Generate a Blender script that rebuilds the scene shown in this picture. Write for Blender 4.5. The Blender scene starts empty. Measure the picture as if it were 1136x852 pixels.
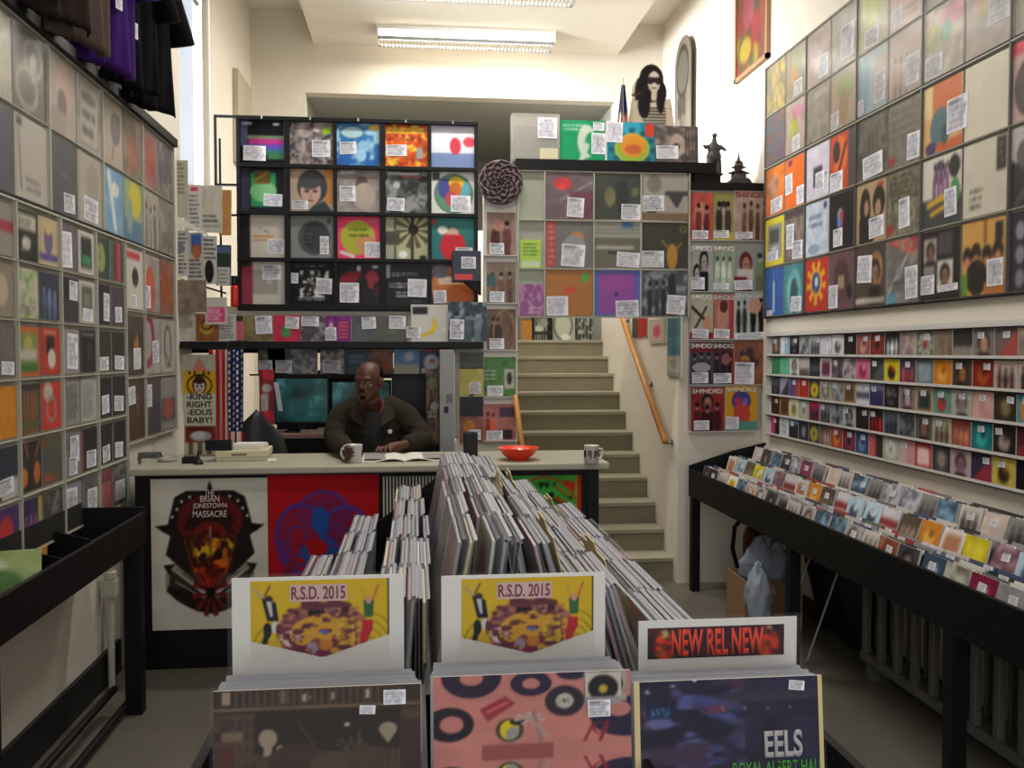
import bpy, bmesh, math, random
import numpy as np
from mathutils import Vector, Matrix
PI = math.pi
random.seed(7)
scene = bpy.context.scene
COL = scene.collection

# ------------------------------------------------------------------ colour helpers
def hx(s):
    s = s.lstrip('#')
    if len(s) == 3: s = ''.join(c*2 for c in s)
    return [int(s[i:i+2], 16)/255.0 for i in (0, 2, 4)]
def lin(c):
    return [x/12.92 if x <= 0.04045 else ((x+0.055)/1.055)**2.4 for x in c]
NAMES = [('black','161616'),('dark grey','444444'),('grey','808080'),('pale grey','b4b4b4'),('white','e8e8e6'),
 ('cream','ddd3b8'),('beige','b9a78a'),('tan','a5835c'),('brown','6a4a34'),('dark brown','38281f'),('red','c02a24'),
 ('dark red','6e1c1c'),('orange','e07a28'),('yellow','e6cb3c'),('olive','77743a'),('green','3f9a48'),('dark green','234a30'),
 ('pale green','a9c69a'),('teal','2f8a8a'),('sky blue','7fb4d8'),('blue','2d5cab'),('navy','1c2547'),('purple','6d3f86'),
 ('lilac','b3a0c4'),('pink','e68aa6'),('magenta','c22f78'),('salmon','d98a78')]
def cname(s):
    c = hx(s); best = None
    for n, h in NAMES:
        d = sum((a-b)**2 for a, b in zip(c, hx(h)))
        if best is None or d < best[0]: best = (d, n)
    return best[1]
ORD = ['first','second','third','fourth','fifth','sixth','seventh','eighth','ninth','tenth','11th','12th','13th','14th','15th','16th',
       '17th','18th','19th','20th','21st','22nd','23rd','24th','25th','26th','27th','28th','29th','30th']

# ------------------------------------------------------------------ materials
MATS = {}
def mat(name, col=None, rough=0.6, metal=0.0, noise=0.0, nscale=8.0, bump=0.0, bscale=60.0, coat=0.0, emit=None, estr=0.0,
        alpha=None, attr=False, sheen=0.0, spec=None, stretch=None, trans=0.0):
    if name in MATS: return MATS[name]
    m = bpy.data.materials.new(name); m.use_nodes = True
    nt = m.node_tree; N = nt.nodes; L = nt.links
    b = N['Principled BSDF']
    c = lin(hx(col)) if col else [0.5]*3
    b.inputs['Base Color'].default_value = (*c, 1)
    b.inputs['Roughness'].default_value = rough
    b.inputs['Metallic'].default_value = metal
    b.inputs['Coat Weight'].default_value = coat
    b.inputs['Coat Roughness'].default_value = 0.12
    b.inputs['Sheen Weight'].default_value = sheen
    if spec is not None: b.inputs['Specular IOR Level'].default_value = spec
    if trans: b.inputs['Transmission Weight'].default_value = trans
    tc = None
    if noise > 0 or bump > 0:
        tc = N.new('ShaderNodeTexCoord'); src = tc.outputs['Object']
        if stretch:
            mp = N.new('ShaderNodeMapping'); mp.inputs['Scale'].default_value = stretch
            L.new(src, mp.inputs['Vector']); src = mp.outputs['Vector']
    if attr:
        a = N.new('ShaderNodeAttribute'); a.attribute_name = 'art'
        L.new(a.outputs['Color'], b.inputs['Base Color'])
    elif noise > 0:
        nz = N.new('ShaderNodeTexNoise'); nz.inputs['Scale'].default_value = nscale; nz.inputs['Detail'].default_value = 6
        L.new(src, nz.inputs['Vector'])
        mx = N.new('ShaderNodeMix'); mx.data_type = 'RGBA'
        mx.inputs[6].default_value = (*[x*(1-noise) for x in c], 1)
        mx.inputs[7].default_value = (*[min(1, x*(1+noise)) for x in c], 1)
        L.new(nz.outputs['Fac'], mx.inputs[0]); L.new(mx.outputs[2], b.inputs['Base Color'])
    if bump > 0:
        n2 = N.new('ShaderNodeTexNoise'); n2.inputs['Scale'].default_value = bscale; n2.inputs['Detail'].default_value = 4
        L.new(src, n2.inputs['Vector'])
        bp = N.new('ShaderNodeBump'); bp.inputs['Strength'].default_value = bump; bp.inputs['Distance'].default_value = 0.01
        L.new(n2.outputs['Fac'], bp.inputs['Height']); L.new(bp.outputs['Normal'], b.inputs['Normal'])
    if emit:
        b.inputs['Emission Color'].default_value = (*lin(hx(emit)), 1); b.inputs['Emission Strength'].default_value = estr
    if alpha is not None:
        tr = N.new('ShaderNodeBsdfTransparent'); ms = N.new('ShaderNodeMixShader'); ms.inputs[0].default_value = alpha
        out = N['Material Output']
        L.new(tr.outputs[0], ms.inputs[1]); L.new(b.outputs[0], ms.inputs[2]); L.new(ms.outputs[0], out.inputs['Surface'])
    MATS[name] = m
    return m

WALL = mat('wall_plaster', 'd6cebf', 0.85, noise=0.05, nscale=3, bump=0.15, bscale=40)
CEIL = mat('ceiling_paint', 'dad4c8', 0.9, noise=0.03, nscale=2)
FLOOR = mat('floor_lino', '5f5a50', 0.42, noise=0.22, nscale=5, bump=0.05, bscale=20)
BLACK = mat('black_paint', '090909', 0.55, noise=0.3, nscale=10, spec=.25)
BLACKW = mat('black_wood', '0b0b0c', 0.5, noise=0.4, nscale=14, bump=0.1, bscale=50, spec=.25)
BLACKP = mat('black_plastic', '0d0d0f', 0.4, spec=.3)
GREYM = mat('grey_metal', '8b8d8e', 0.45, 0.3, noise=0.1)
DGREYM = mat('dark_grey_metal', '5c5d5e', 0.5, 0.2, noise=0.15)
WHITEP = mat('white_plastic', 'd8d6d0', 0.4)
CTOP = mat('counter_laminate', 'a5a18e', 0.45, noise=0.08, nscale=30)
CONC = mat('stair_concrete', '7d7660', 0.85, noise=0.24, nscale=3.2, bump=0.3, bscale=25)
NOSE = mat('stair_nosing', '918b75', 0.75, noise=0.1, nscale=12)
WOOD = mat('pine_wood', 'b9803f', 0.45, noise=0.25, nscale=6, stretch=(1, 8, 1))
ART = mat('printed_card', rough=0.45, attr=True, coat=0.05, spec=.15)
ARTG = mat('printed_card_in_gloss_sleeve', rough=0.4, attr=True, coat=0.06, spec=.15)
ARTM = mat('printed_matt', rough=0.8, attr=True, spec=.15)
LABELM = mat('paper_label', rough=0.8, attr=True)
CLEAR = mat('clear_sleeve_plastic', 'd9d9dc', 0.08, alpha=0.012)
CLEARH = mat('hazy_pocket_plastic', 'a39a8a', 0.22, alpha=0.14)
CLEARL = mat('light_pocket_plastic', 'd6cfc2', 0.15, alpha=0.02)
CLEAR2 = mat('thin_sleeve_plastic', 'c9c9d0', .2, alpha=.16)
MILKY = mat('milky_sleeve_plastic', 'c3c3ca', 0.3, alpha=0.74)
PAPER = mat('white_paper', 'd6d2c6', 0.8)
CARD = mat('white_card', 'cfccc6', 0.55, noise=0.03)
REDP = mat('red_plastic', 'c01c18', 0.35)
SKIN = mat('brown_skin', '4d2c20', 0.5, noise=0.12, nscale=20, bump=0.05)
CARDB = mat('brown_cardboard', '8a6a48', 0.85, noise=0.1)

# ------------------------------------------------------------------ mesh builder
class MB:
    def __init__(s): s.v = []; s.f = []
    def add(s, vs, fs):
        o = len(s.v); s.v += [tuple(p) for p in vs]; s.f += [tuple(i+o for i in f) for f in fs]; return s
    def box(s, x0, x1, y0, y1, z0, z1):
        return s.add([(x0,y0,z0),(x1,y0,z0),(x1,y1,z0),(x0,y1,z0),(x0,y0,z1),(x1,y0,z1),(x1,y1,z1),(x0,y1,z1)],
                     [(0,3,2,1),(4,5,6,7),(0,1,5,4),(1,2,6,5),(2,3,7,6),(3,0,4,7)])
    def prism(s, pts, y0, y1):        # pts: (x,z) polygon extruded along y
        n = len(pts)
        vs = [(x,y0,z) for x,z in pts] + [(x,y1,z) for x,z in pts]
        return s.add(vs, [tuple(range(n)), tuple(range(2*n-1, n-1, -1))] + [(i,i+n,(i+1)%n+n,(i+1)%n) for i in range(n)])
    def prismx(s, pts, x0, x1):       # pts: (y,z)
        n = len(pts)
        vs = [(x0,y,z) for y,z in pts] + [(x1,y,z) for y,z in pts]
        return s.add(vs, [tuple(range(n)), tuple(range(2*n-1, n-1, -1))] + [(i,i+n,(i+1)%n+n,(i+1)%n) for i in range(n)])
    def prismz(s, pts, z0, z1):       # pts: (x,y)
        n = len(pts)
        vs = [(x,y,z0) for x,y in pts] + [(x,y,z1) for x,y in pts]
        return s.add(vs, [tuple(range(n-1,-1,-1)), tuple(range(n, 2*n))] + [(i,(i+1)%n,(i+1)%n+n,i+n) for i in range(n)])
    def tube(s, path, r, seg=10, cap=True):
        path = [Vector(p) for p in path]; n = len(path)
        rs = r if isinstance(r, (list, tuple)) else [r]*n
        vs = []; up = None
        for i, p in enumerate(path):
            d = (path[min(i+1,n-1)] - path[max(i-1,0)]).normalized()
            if up is None:
                up = Vector((0,0,1)) if abs(d.z) < 0.9 else Vector((1,0,0))
            a = d.cross(up)
            if a.length < 1e-5: a = d.cross(Vector((0,1,0)))
            a.normalize(); b = a.cross(d).normalized(); up = b
            for k in range(seg):
                t = 2*PI*k/seg; vs.append(p + a*math.cos(t)*rs[i] + b*math.sin(t)*rs[i])
        fs = [(i*seg+k, i*seg+(k+1)%seg, (i+1)*seg+(k+1)%seg, (i+1)*seg+k) for i in range(n-1) for k in range(seg)]
        if cap: fs += [tuple(range(seg-1,-1,-1)), tuple((n-1)*seg+k for k in range(seg))]
        return s.add(vs, fs)
    def lathe(s, prof, c=(0,0,0), seg=28, axis='z'):   # prof: (r,h)
        vs = []
        for r, h in prof:
            for k in range(seg):
                t = 2*PI*k/seg; x, y = r*math.cos(t), r*math.sin(t)
                if axis == 'z': p = (c[0]+x, c[1]+y, c[2]+h)
                elif axis == 'y': p = (c[0]+x, c[1]-h, c[2]+y)
                else: p = (c[0]+h, c[1]+x, c[2]+y)
                vs.append(p)
        n = len(prof)
        fs = [(i*seg+k, i*seg+(k+1)%seg, (i+1)*seg+(k+1)%seg, (i+1)*seg+k) for i in range(n-1) for k in range(seg)]
        if prof[0][0] > 1e-4: fs.append(tuple(range(seg-1,-1,-1)))
        if prof[-1][0] > 1e-4: fs.append(tuple((n-1)*seg+k for k in range(seg)))
        return s.add(vs, fs)
    def ell(s, c, r, seg=16, rings=10, rot=None):
        vs = []
        for i in range(rings+1):
            a = PI*i/rings
            for k in range(seg):
                t = 2*PI*k/seg
                p = Vector((r[0]*math.sin(a)*math.cos(t), r[1]*math.sin(a)*math.sin(t), r[2]*math.cos(a)))
                if rot is not None: p = rot @ p
                vs.append(p + Vector(c))
        fs = [(i*seg+k, (i+1)*seg+k, (i+1)*seg+(k+1)%seg, i*seg+(k+1)%seg) for i in range(rings) for k in range(seg)]
        return s.add(vs, fs)
    def mesh(s, name, m=None, smooth=False):
        me = bpy.data.meshes.new(name); me.from_pydata(s.v, [], s.f); me.validate()
        if m: me.materials.append(m)
        if smooth:
            me.polygons.foreach_set('use_smooth', [True]*len(me.polygons))
        bm = bmesh.new(); bm.from_mesh(me); bmesh.ops.remove_doubles(bm, verts=bm.verts, dist=1e-6)
        bmesh.ops.recalc_face_normals(bm, faces=bm.faces); bm.to_mesh(me); bm.free()
        return me

def link(name, data, parent=None, loc=(0,0,0), rot=(0,0,0)):
    o = bpy.data.objects.new(name, data); COL.objects.link(o)
    o.location = loc; o.rotation_euler = rot
    if parent: o.parent = parent
    return o
def tag(o, label, cat, group=None, kind=None):
    if label:
        w = label.split(); assert 4 <= len(w) <= 16, (len(w), label)
        o['label'] = label
    if cat: o['category'] = cat
    if group: o['group'] = group
    if kind: o['kind'] = kind
    return o
def thing(name, label, cat, loc=(0,0,0), rotz=0.0, group=None, rot=None):
    return tag(link(name, None, None, loc, rot or (0,0,rotz)), label, cat, group)
def part(name, mb, m, parent, smooth=False, bev=0.0, loc=(0,0,0), rot=(0,0,0), label=None, sub=0):
    o = link(name, mb.mesh(name, m, smooth) if isinstance(mb, MB) else mb, parent, loc, rot)
    if bev:
        b = o.modifiers.new('bevel', 'BEVEL'); b.width = bev; b.segments = 2; b.limit_method = 'ANGLE'
    if sub:
        q = o.modifiers.new('sub', 'SUBSURF'); q.levels = sub; q.render_levels = sub
    if label: o['label'] = label
    return o
def solo(name, mb, m, label, cat, loc=(0,0,0), rotz=0.0, group=None, smooth=False, bev=0.0, rot=None):
    o = part(name, mb, m, None, smooth, bev, loc, rot or (0,0,rotz))
    return tag(o, label, cat, group)
def struct(name, mb, m, bev=0.0, parent=None):
    o = part(name, mb, m, parent, bev=bev)
    if parent is None: o['kind'] = 'structure'
    return o

# ------------------------------------------------------------------ art rasteriser (colour printed on sleeves)
def raster(spec, nx, ny, seed=0):
    SS = 3
    W, H = nx*SS, ny*SS
    rng = np.random.RandomState(seed)
    u = (np.arange(W)+.5)/W*100; v = (np.arange(H)+.5)/H*100
    U, V = np.meshgrid(u, v)
    toks = spec.split(';')
    img = np.zeros((H, W, 3)); img[:] = hx(toks[0])
    def noise(sc):
        g = rng.rand(sc+2, sc+2)
        xi = U/100*sc; yi = V/100*sc
        x0 = xi.astype(int); y0 = yi.astype(int); fx = xi-x0; fy = yi-y0
        fx = fx*fx*(3-2*fx); fy = fy*fy*(3-2*fy)
        return (g[y0,x0]*(1-fx)*(1-fy)+g[y0,x0+1]*fx*(1-fy)+g[y0+1,x0]*(1-fx)*fy+g[y0+1,x0+1]*fx*fy)
    def ellm(cx, cy, rx, ry): return ((U-cx)/rx)**2+((V-cy)/ry)**2 < 1
    for t in toks[1:]:
        t = t.strip()
        if not t: continue
        p = t.split(); op = p[0]
        if op == 'n':
            a = float(p[1])/100; sc = int(p[2]) if len(p) > 2 else 6
            k = (noise(sc)*0.6+noise(sc*2)*0.4-0.5)*2*a
            img = img*(1+k[...,None]) + k[...,None]*0.05; continue
        if op == 'N':
            c = np.array(hx(p[1])); sc = int(p[2]); k = np.clip((noise(sc)*0.6+noise(sc*2)*0.4-0.45)*5, 0, 1)[...,None]
            img = img*(1-k)+c*k; continue
        if len(p[-1]) < 3 and len(p[-2]) == 6: p = p[:-2]+[p[-1], p[-2]]
        c = np.array(hx(p[-1])); a = [float(x) for x in p[1:-1]] if op != 'F' else None
        if op == 'r': img[(U >= a[0]) & (U < a[2]) & (V >= a[1]) & (V < a[3])] = c
        elif op == 'e': img[ellm(*a)] = c
        elif op == 'o':
            m = ellm(a[0],a[1],a[2],a[3]) & ~ellm(a[0],a[1],max(.1,a[2]-a[4]),max(.1,a[3]-a[4])); img[m] = c
        elif op == 'l':
            x0,y0,x1,y1,w = a; L = math.hypot(x1-x0,y1-y0)+1e-6
            tt = np.clip(((U-x0)*(x1-x0)+(V-y0)*(y1-y0))/L/L, 0, 1)
            img[np.hypot(U-x0-tt*(x1-x0), V-y0-tt*(y1-y0)) < w/2] = c
        elif op == 'p':
            xs = a[0::2]; ys = a[1::2]; m = np.zeros_like(U, bool); n = len(xs)
            for i in range(n):
                j = (i+1) % n
                cnd = ((ys[i] > V) != (ys[j] > V)) & (U < (xs[j]-xs[i])*(V-ys[i])/((ys[j]-ys[i]) or 1e-9)+xs[i])
                m ^= cnd
            img[m] = c
        elif op == 's':
            x0,y0,x1,y1 = a[:4]; n = max(2, int((y1-y0)/(a[4] if len(a) > 4 else 9)))
            for k in range(n):
                yy = y0+(y1-y0)*(k+.5)/n; hgt = (y1-y0)/n*.27; x = x0
                xe = x1 - rng.rand()*(x1-x0)*.25
                while x < xe:
                    w = (2+rng.rand()*7)*(x1-x0)/60
                    img[(U >= x) & (U < min(x+w, xe)) & (abs(V-yy) < hgt*(.6+.6*rng.rand()))] = c
                    x += w+1.6
        elif op == 'F':
            cx, cy, s = [float(x) for x in p[1:4]]; sk = np.array(hx(p[4])); hr = c
            img[ellm(cx, cy-s*.12, s*.82, s*.95)] = hr
            img[(U > cx-s*.8) & (U < cx+s*.8) & (V > cy+s*.9) & (V > cy)] = hr*.8
            img[ellm(cx+s*.05, cy+s*.08, s*.52, s*.72)] = sk
            img[ellm(cx-s*.15, cy, s*.11, s*.06)] = hr*.7; img[ellm(cx+s*.27, cy, s*.11, s*.06)] = hr*.7
            img[ellm(cx+s*.05, cy+s*.42, s*.17, s*.05)] = sk*.55
            img[(abs(U-cx-s*.08) < s*.04) & (abs(V-cy-s*.15) < s*.14)] = sk*.75
        elif op == 'G':
            x0, x1, n = a[:3]; n = int(n); yt = a[3] if len(a) > 3 else 25
            for k in range(n):
                cx = x0+(x1-x0)*(k+.5)/n; w = (x1-x0)/n; y = yt+rng.rand()*8
                cc = c*(.75+.5*rng.rand())
                img[ellm(cx, y+34, w*.38, 28)] = cc; img[(abs(U-cx) < w*.3) & (V > y+40)] = cc*.85
                img[ellm(cx, y+4, w*.2, 9)] = np.clip(cc*.5+.38, 0, 1); img[ellm(cx, y-1, w*.22, 6)] = cc*.4
        elif op == 'v':
            k = (V/100)[...,None]; img = img*(1-k)+c*k
        elif op == 'b':
            cx, cy, r, n = a[:4]; th = np.arctan2(V-cy, U-cx); rr = np.hypot(U-cx, V-cy)
            img[(np.sin(th*n) > 0) & (rr < r)] = c
        elif op == 'h':
            y0, y1, n = a; m = (V >= y0) & (V < y1) & (((V-y0)/(y1-y0)*n) % 1 < .5); img[m] = c
        elif op == 'w':
            x0, x1, n = a[:3]; y0, y1 = a[3:5] if len(a) > 4 else (0, 100)
            m = (U >= x0) & (U < x1) & (V >= y0) & (V < y1) & (((U-x0)/(x1-x0)*n) % 1 < .5); img[m] = c
        elif op == 'M':
            k = np.clip((noise(int(a[4]))*0.6+noise(int(a[4])*2)*0.4-0.47)*8, 0, 1)*ellm(*a[:4]); img = img*(1-k[...,None])+c*k[...,None]
    img = np.clip(img, 0, 1)
    return img.reshape(ny, SS, nx, SS, 3).mean((1, 3))

TPL = {
 'P': ('{0};n 14 4', 'plain {0} cover'),
 'F': ('{0};F 50 48 36 {2} {1}', '{0} cover with a portrait'),
 'G': ('{0};G 8 92 3 {1}', '{0} cover with {1} figures'),
 'Q': ('{0};G 5 95 5 {1};s 10 3 90 14 {2}', '{0} cover with a line of {1} figures'),
 'C': ('{0};e 50 50 38 38 {1};e 50 50 13 13 {2}', '{0} cover with a {1} disc'),
 'B': ('{0};r 0 38 100 66 {1};n 8', '{0} cover with a {1} band'),
 'S': ('{0};r 50 0 100 100 {1};n 8', '{0} and {1} halved cover'),
 'L': ('{0};r 0 58 100 100 {1};n 12 5', '{0} over {1} cover'),
 'O': ('{0};r 14 16 86 84 {1};n 10 5', '{0} bordered {1} cover'),
 'X': ('{0};s 12 12 88 44 {1} ;s 25 60 75 78 {1}', '{0} cover with {1} lettering'),
 'N': ('{0};N {1} 6;n 10 8', 'mottled {0} and {1} cover'),
 'T': ('{0};n 20 5;r 0 0 100 20 {1}', '{0} cover with a {1} title strip'),
 'R': ('{0};b 50 50 46 8 {1};e 50 50 15 15 {2}', '{0} cover with a {1} burst'),
 'D': ('{0};p 0 100 100 0 100 100 {1};n 10', '{0} and {1} diagonal cover'),
 'K': ('{0};e 48 56 26 30 {1};e 55 40 12 12 {2};n 10', '{0} cover with a {1} shape'),
}
def expand(code):
    """'F:aaa,221,ca8' -> raster spec, short description.   A '|' splits an explicit description from an explicit spec."""
    if '|' in code:
        d, s = code.split('|'); return s, d
    t, cs = code.split(':'); c = (cs.split(',')+['888', '666', '999'])[:max(3, len(cs.split(',')))]
    sp, ds = TPL[t]
    return sp.format(*c), ds.format(*[cname(x) for x in c])

GRID = {}
def art_mesh(spec, w, h, t, nx, ny, m, seed=0, edge='c8c4ba', curve=0.0):
    """a card: printed front grid facing -Y, with real thickness; origin at bottom centre of its back"""
    if spec[0] == '@':      # '@0.38 spec': the drawing fills the top part, the rest repeats it mirrored
        fr, spec = spec[1:].split(' ', 1); k = int(ny*float(fr)); im = raster(spec, nx, k, seed)
        img = np.concatenate([im, im[::-1], im, im[::-1]])[:ny]
    else: img = raster(spec, nx, ny, seed)
    xs = np.linspace(-w/2, w/2, nx+1); zs = np.linspace(0, h, ny+1)
    # colour at grid vertices = mean of the neighbouring cells
    pad = np.pad(img[::-1], ((1,1),(1,1),(0,0)), 'edge')
    vc = (pad[:-1,:-1]+pad[1:,:-1]+pad[:-1,1:]+pad[1:,1:])/4
    X, Z = np.meshgrid(xs, zs)
    Y = -t + curve*((X/(w/2))**2-1) if curve else np.full_like(X, -t)
    vs = np.stack([X, Y, Z], -1).reshape(-1, 3); n0 = len(vs)
    i, j = np.meshgrid(np.arange(nx), np.arange(ny)); a = (j*(nx+1)+i).ravel()
    fs = np.stack([a, a+1, a+nx+2, a+nx+1], -1).tolist()
    ex = np.array([(-w/2,-t,0),(w/2,-t,0),(w/2,-t,h),(-w/2,-t,h),(-w/2,0,0),(w/2,0,0),(w/2,0,h),(-w/2,0,h)])
    vs = np.concatenate([vs, ex]); b = n0
    fs += [(b+4,b+7,b+6,b+5),(b,b+4,b+5,b+1),(b+1,b+5,b+6,b+2),(b+2,b+6,b+7,b+3),(b+3,b+7,b+4,b)]
    me = bpy.data.meshes.new('card'); me.from_pydata(vs.tolist(), [], fs)
    cols = np.ones((len(vs), 4)); c = vc.reshape(-1, 3)
    cols[:n0,:3] = np.where(c <= .04045, c/12.92, ((c+.055)/1.055)**2.4); cols[n0:,:3] = lin(hx(edge))
    at = me.color_attributes.new('art', 'FLOAT_COLOR', 'POINT'); at.data.foreach_set('color', cols.ravel())
    me.materials.append(m)
    return me
LABELS = {}
def label_mesh(w, h, k):
    key = (round(w,3), round(h,3), k)
    if key not in LABELS:
        sp = 'e6e6ec;s 6 6 96 94 %d %s' % (random.choice([11, 14, 17]), random.choice(['6a6a72', '7c7c84', '585860']))
        if k % 3 == 0: sp += ';r 8 6 60 16 4a4a52'
        LABELS[key] = art_mesh(sp, w, h, 0.0015, 18, 14, LABELM, k+50, edge='dddddd')
    return LABELS[key]

class P: pass
SEED = [100]
def card(name, code, w, h, t, loc, rotz, place, noun, cat, group, n=26, m=None, tags=(), tilt=0.0, label=None, ny=None, edge='c8c4ba', pocket=None, roll=0.0):
    """one printed thing (record, CD, magazine). tags: price labels (x, z, w, h) as fractions of the cover"""
    spec, desc = expand(code); SEED[0] += 1
    me = art_mesh(spec, w, h, t, n, ny or max(6, int(n*h/w)), m or ARTG, SEED[0], edge)
    o = link(name, me, None, loc, (tilt, roll, rotz))
    dd = desc.replace('cover', noun) if 'cover' in desc else desc + ' ' + noun
    while label is None and len((dd+' '+place).split()) > 16:
        if ' and ' in dd and dd.rindex(' and ') > dd.find(' with '): dd = dd[:dd.rindex(' and ')]
        elif ' with a ' in dd: dd = dd.replace(' with a ', ' with ')
        else: dd = dd.split(' with ')[0]; break
    tag(o, label or (dd + ', ' + place), cat, group)
    for i, tg in enumerate(tags):
        q = link('price_label', label_mesh(w*tg[2], h*tg[3], random.randint(0, 5)), o, (w*(tg[0]-.5)+w*tg[2]/2, -t-0.0006-0.0006*i, h*tg[1]))
        q.rotation_euler = (0, random.uniform(-.06, .06), 0)
    if pocket:
        mb = MB().box(-w/2-.004, w/2+.004, -t-.0045, -t-.0035, -.004, h+.006)
        part('clear_sleeve', mb, pocket, o)
    return o

FONT = None
def text_mesh(s, w, h, m, depth=0.002, bold=0.0):
    cu = bpy.data.curves.new('lettering', 'FONT'); cu.body = s; cu.size = 1; cu.extrude = 0.0; cu.offset = bold
    cu.align_x = 'LEFT'
    o = bpy.data.objects.new('tmp', cu); COL.objects.link(o)
    dg = bpy.context.evaluated_depsgraph_get(); dg.update()
    me = bpy.data.meshes.new_from_object(o.evaluated_get(dg))
    bpy.data.objects.remove(o); 
    co = np.array([v.co[:] for v in me.vertices]); mn = co.min(0); mx = co.max(0)
    bm = bmesh.new(); bm.from_mesh(me)
    r = bmesh.ops.extrude_face_region(bm, geom=bm.faces[:])
    for e in r['geom']:
        if isinstance(e, bmesh.types.BMVert): e.co.z += 1.0
    for v in bm.verts:
        x = (v.co.x-mn[0])/(mx[0]-mn[0])*w - w/2; z = (v.co.y-mn[1])/(mx[1]-mn[1])*h; y = -depth*v.co.z
        v.co = (x, y, z)
    bmesh.ops.recalc_face_normals(bm, faces=bm.faces)
    me2 = bpy.data.meshes.new('lettering'); bm.to_mesh(me2); bm.free(); me2.materials.append(m)
    return me2
def lettering(s, w, h, m, parent, x, y, z, rot=0.0, name='lettering', bold=0.0):
    return link(name, text_mesh(s, w, h, m, 0.001, bold), parent, (x, y, z), (0, rot, 0))
INKB = mat('black_ink', '14110f', 0.6); INKW = mat('white_ink', 'd9d5cc', 0.6); INKR = mat('red_ink', '7c2030', 0.6)
INKG = mat('green_ink', '3f8a2c', 0.6); INKO = mat('red_orange_ink', 'd63a20', 0.6); INKP = mat('pale_pink_ink','d9c6c0',.6)

# ------------------------------------------------------------------ camera and the ray through a photo pixel (used to read positions off real planes)
F_PX = 1000.0; YAW = math.radians(6.16); PITCH = math.radians(2.06); EYE = 1.6
fw = (math.sin(YAW)*math.cos(PITCH), math.cos(YAW)*math.cos(PITCH), -math.sin(PITCH))
rt = (math.cos(YAW), -math.sin(YAW), 0)
upv = (math.sin(YAW)*math.sin(PITCH), math.cos(YAW)*math.sin(PITCH), math.cos(PITCH))
def ray(x, y):
    a = (x-568)/F_PX; b = (426-y)/F_PX
    return [fw[i]+a*rt[i]+b*upv[i] for i in range(3)]
def atY(x, y, Y):
    r = ray(x, y); t = Y/r[1]; return (t*r[0], EYE+t*r[2])          # -> X, Z on the plane Y
def atX(x, y, X):
    r = ray(x, y); t = X/r[0]; return (t*r[1], EYE+t*r[2])          # -> Y, Z on the plane X
def boxY(x0, y0, x1, y1, Y):
    a = atY(x0, y1, Y); b = atY(x1, y0, Y); return (a[0]+b[0])/2, a[1], b[0]-a[0], b[1]-a[1]   # centre X, bottom Z, width, height
cam = bpy.data.cameras.new('camera'); co = bpy.data.objects.new('camera', cam); COL.objects.link(co)
co.location = (0, 0, EYE); co.rotation_euler = (PI/2-PITCH, 0, -YAW)
cam.sensor_fit = 'HORIZONTAL'; cam.sensor_width = 36; cam.lens = 36*F_PX/1136; cam.clip_start = 0.05
cam.dof.use_dof = False
scene.camera = co

XL, XR, YB, YF = -1.49, 2.39, 8.6, -1.6
# ------------------------------------------------------------------ the room
struct('floor', MB().box(XL-.1, XR+.1, YF-.1, YB+.1, -.1, 0), FLOOR)
m = MB()
WY0, WY1, WZ0, WZ1 = 6.02, 6.92, 2.55, 4.3
m.box(XL-.12, XL, YF, WY0, 0, 5.0).box(XL-.12, XL, WY1, YB+.1, 0, 5.0).box(XL-.12, XL, WY0, WY1, 0, WZ0).box(XL-.12, XL, WY0, WY1, WZ1, 5.0)
struct('wall_left', m, WALL)
m = MB(); m.box(XR, XR+.12, YF, YB+.1, 0, 5.0); struct('wall_right', m, WALL)
# back wall with the stairwell opening high up
m = MB()
m.box(XL, -1.0, YB, YB+.15, 0, 5.0).box(1.92, XR, YB, YB+.15, 0, 5.0).box(-1.0, 1.92, YB, YB+.15, 4.0, 5.0).box(-1.0, .67, YB, YB+.15, 0, 2.75).box(.67, 1.92, YB, YB+.15, 0, 1.70)
struct('wall_back', m, WALL)
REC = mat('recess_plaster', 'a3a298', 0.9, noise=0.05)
m = MB(); m.box(-1.1, -1.0, YB+.15, 11.5, 1.5, 4.1).box(1.92, 2.02, YB+.15, 11.5, 1.5, 4.1).box(-1.1, 2.02, 11.5, 11.6, 1.5, 4.1)
struct('wall_upper_room', m, REC)
struct('ceiling', MB().box(XL-.1, XR+.1, YF, YB+.1, 4.75, 4.85), CEIL)
struct('trim_1', MB().box(-.92, 1.95, YF, YB, 4.45, 4.75), CEIL)
struct('trim_2', MB().box(-1.1, 2.02, YB+.15, 11.6, 4.0, 4.1), REC)
struct('trim_3', MB().box(-1.0, 1.92, YB+.15, 11.5, 1.62, 1.70), CONC)
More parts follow.
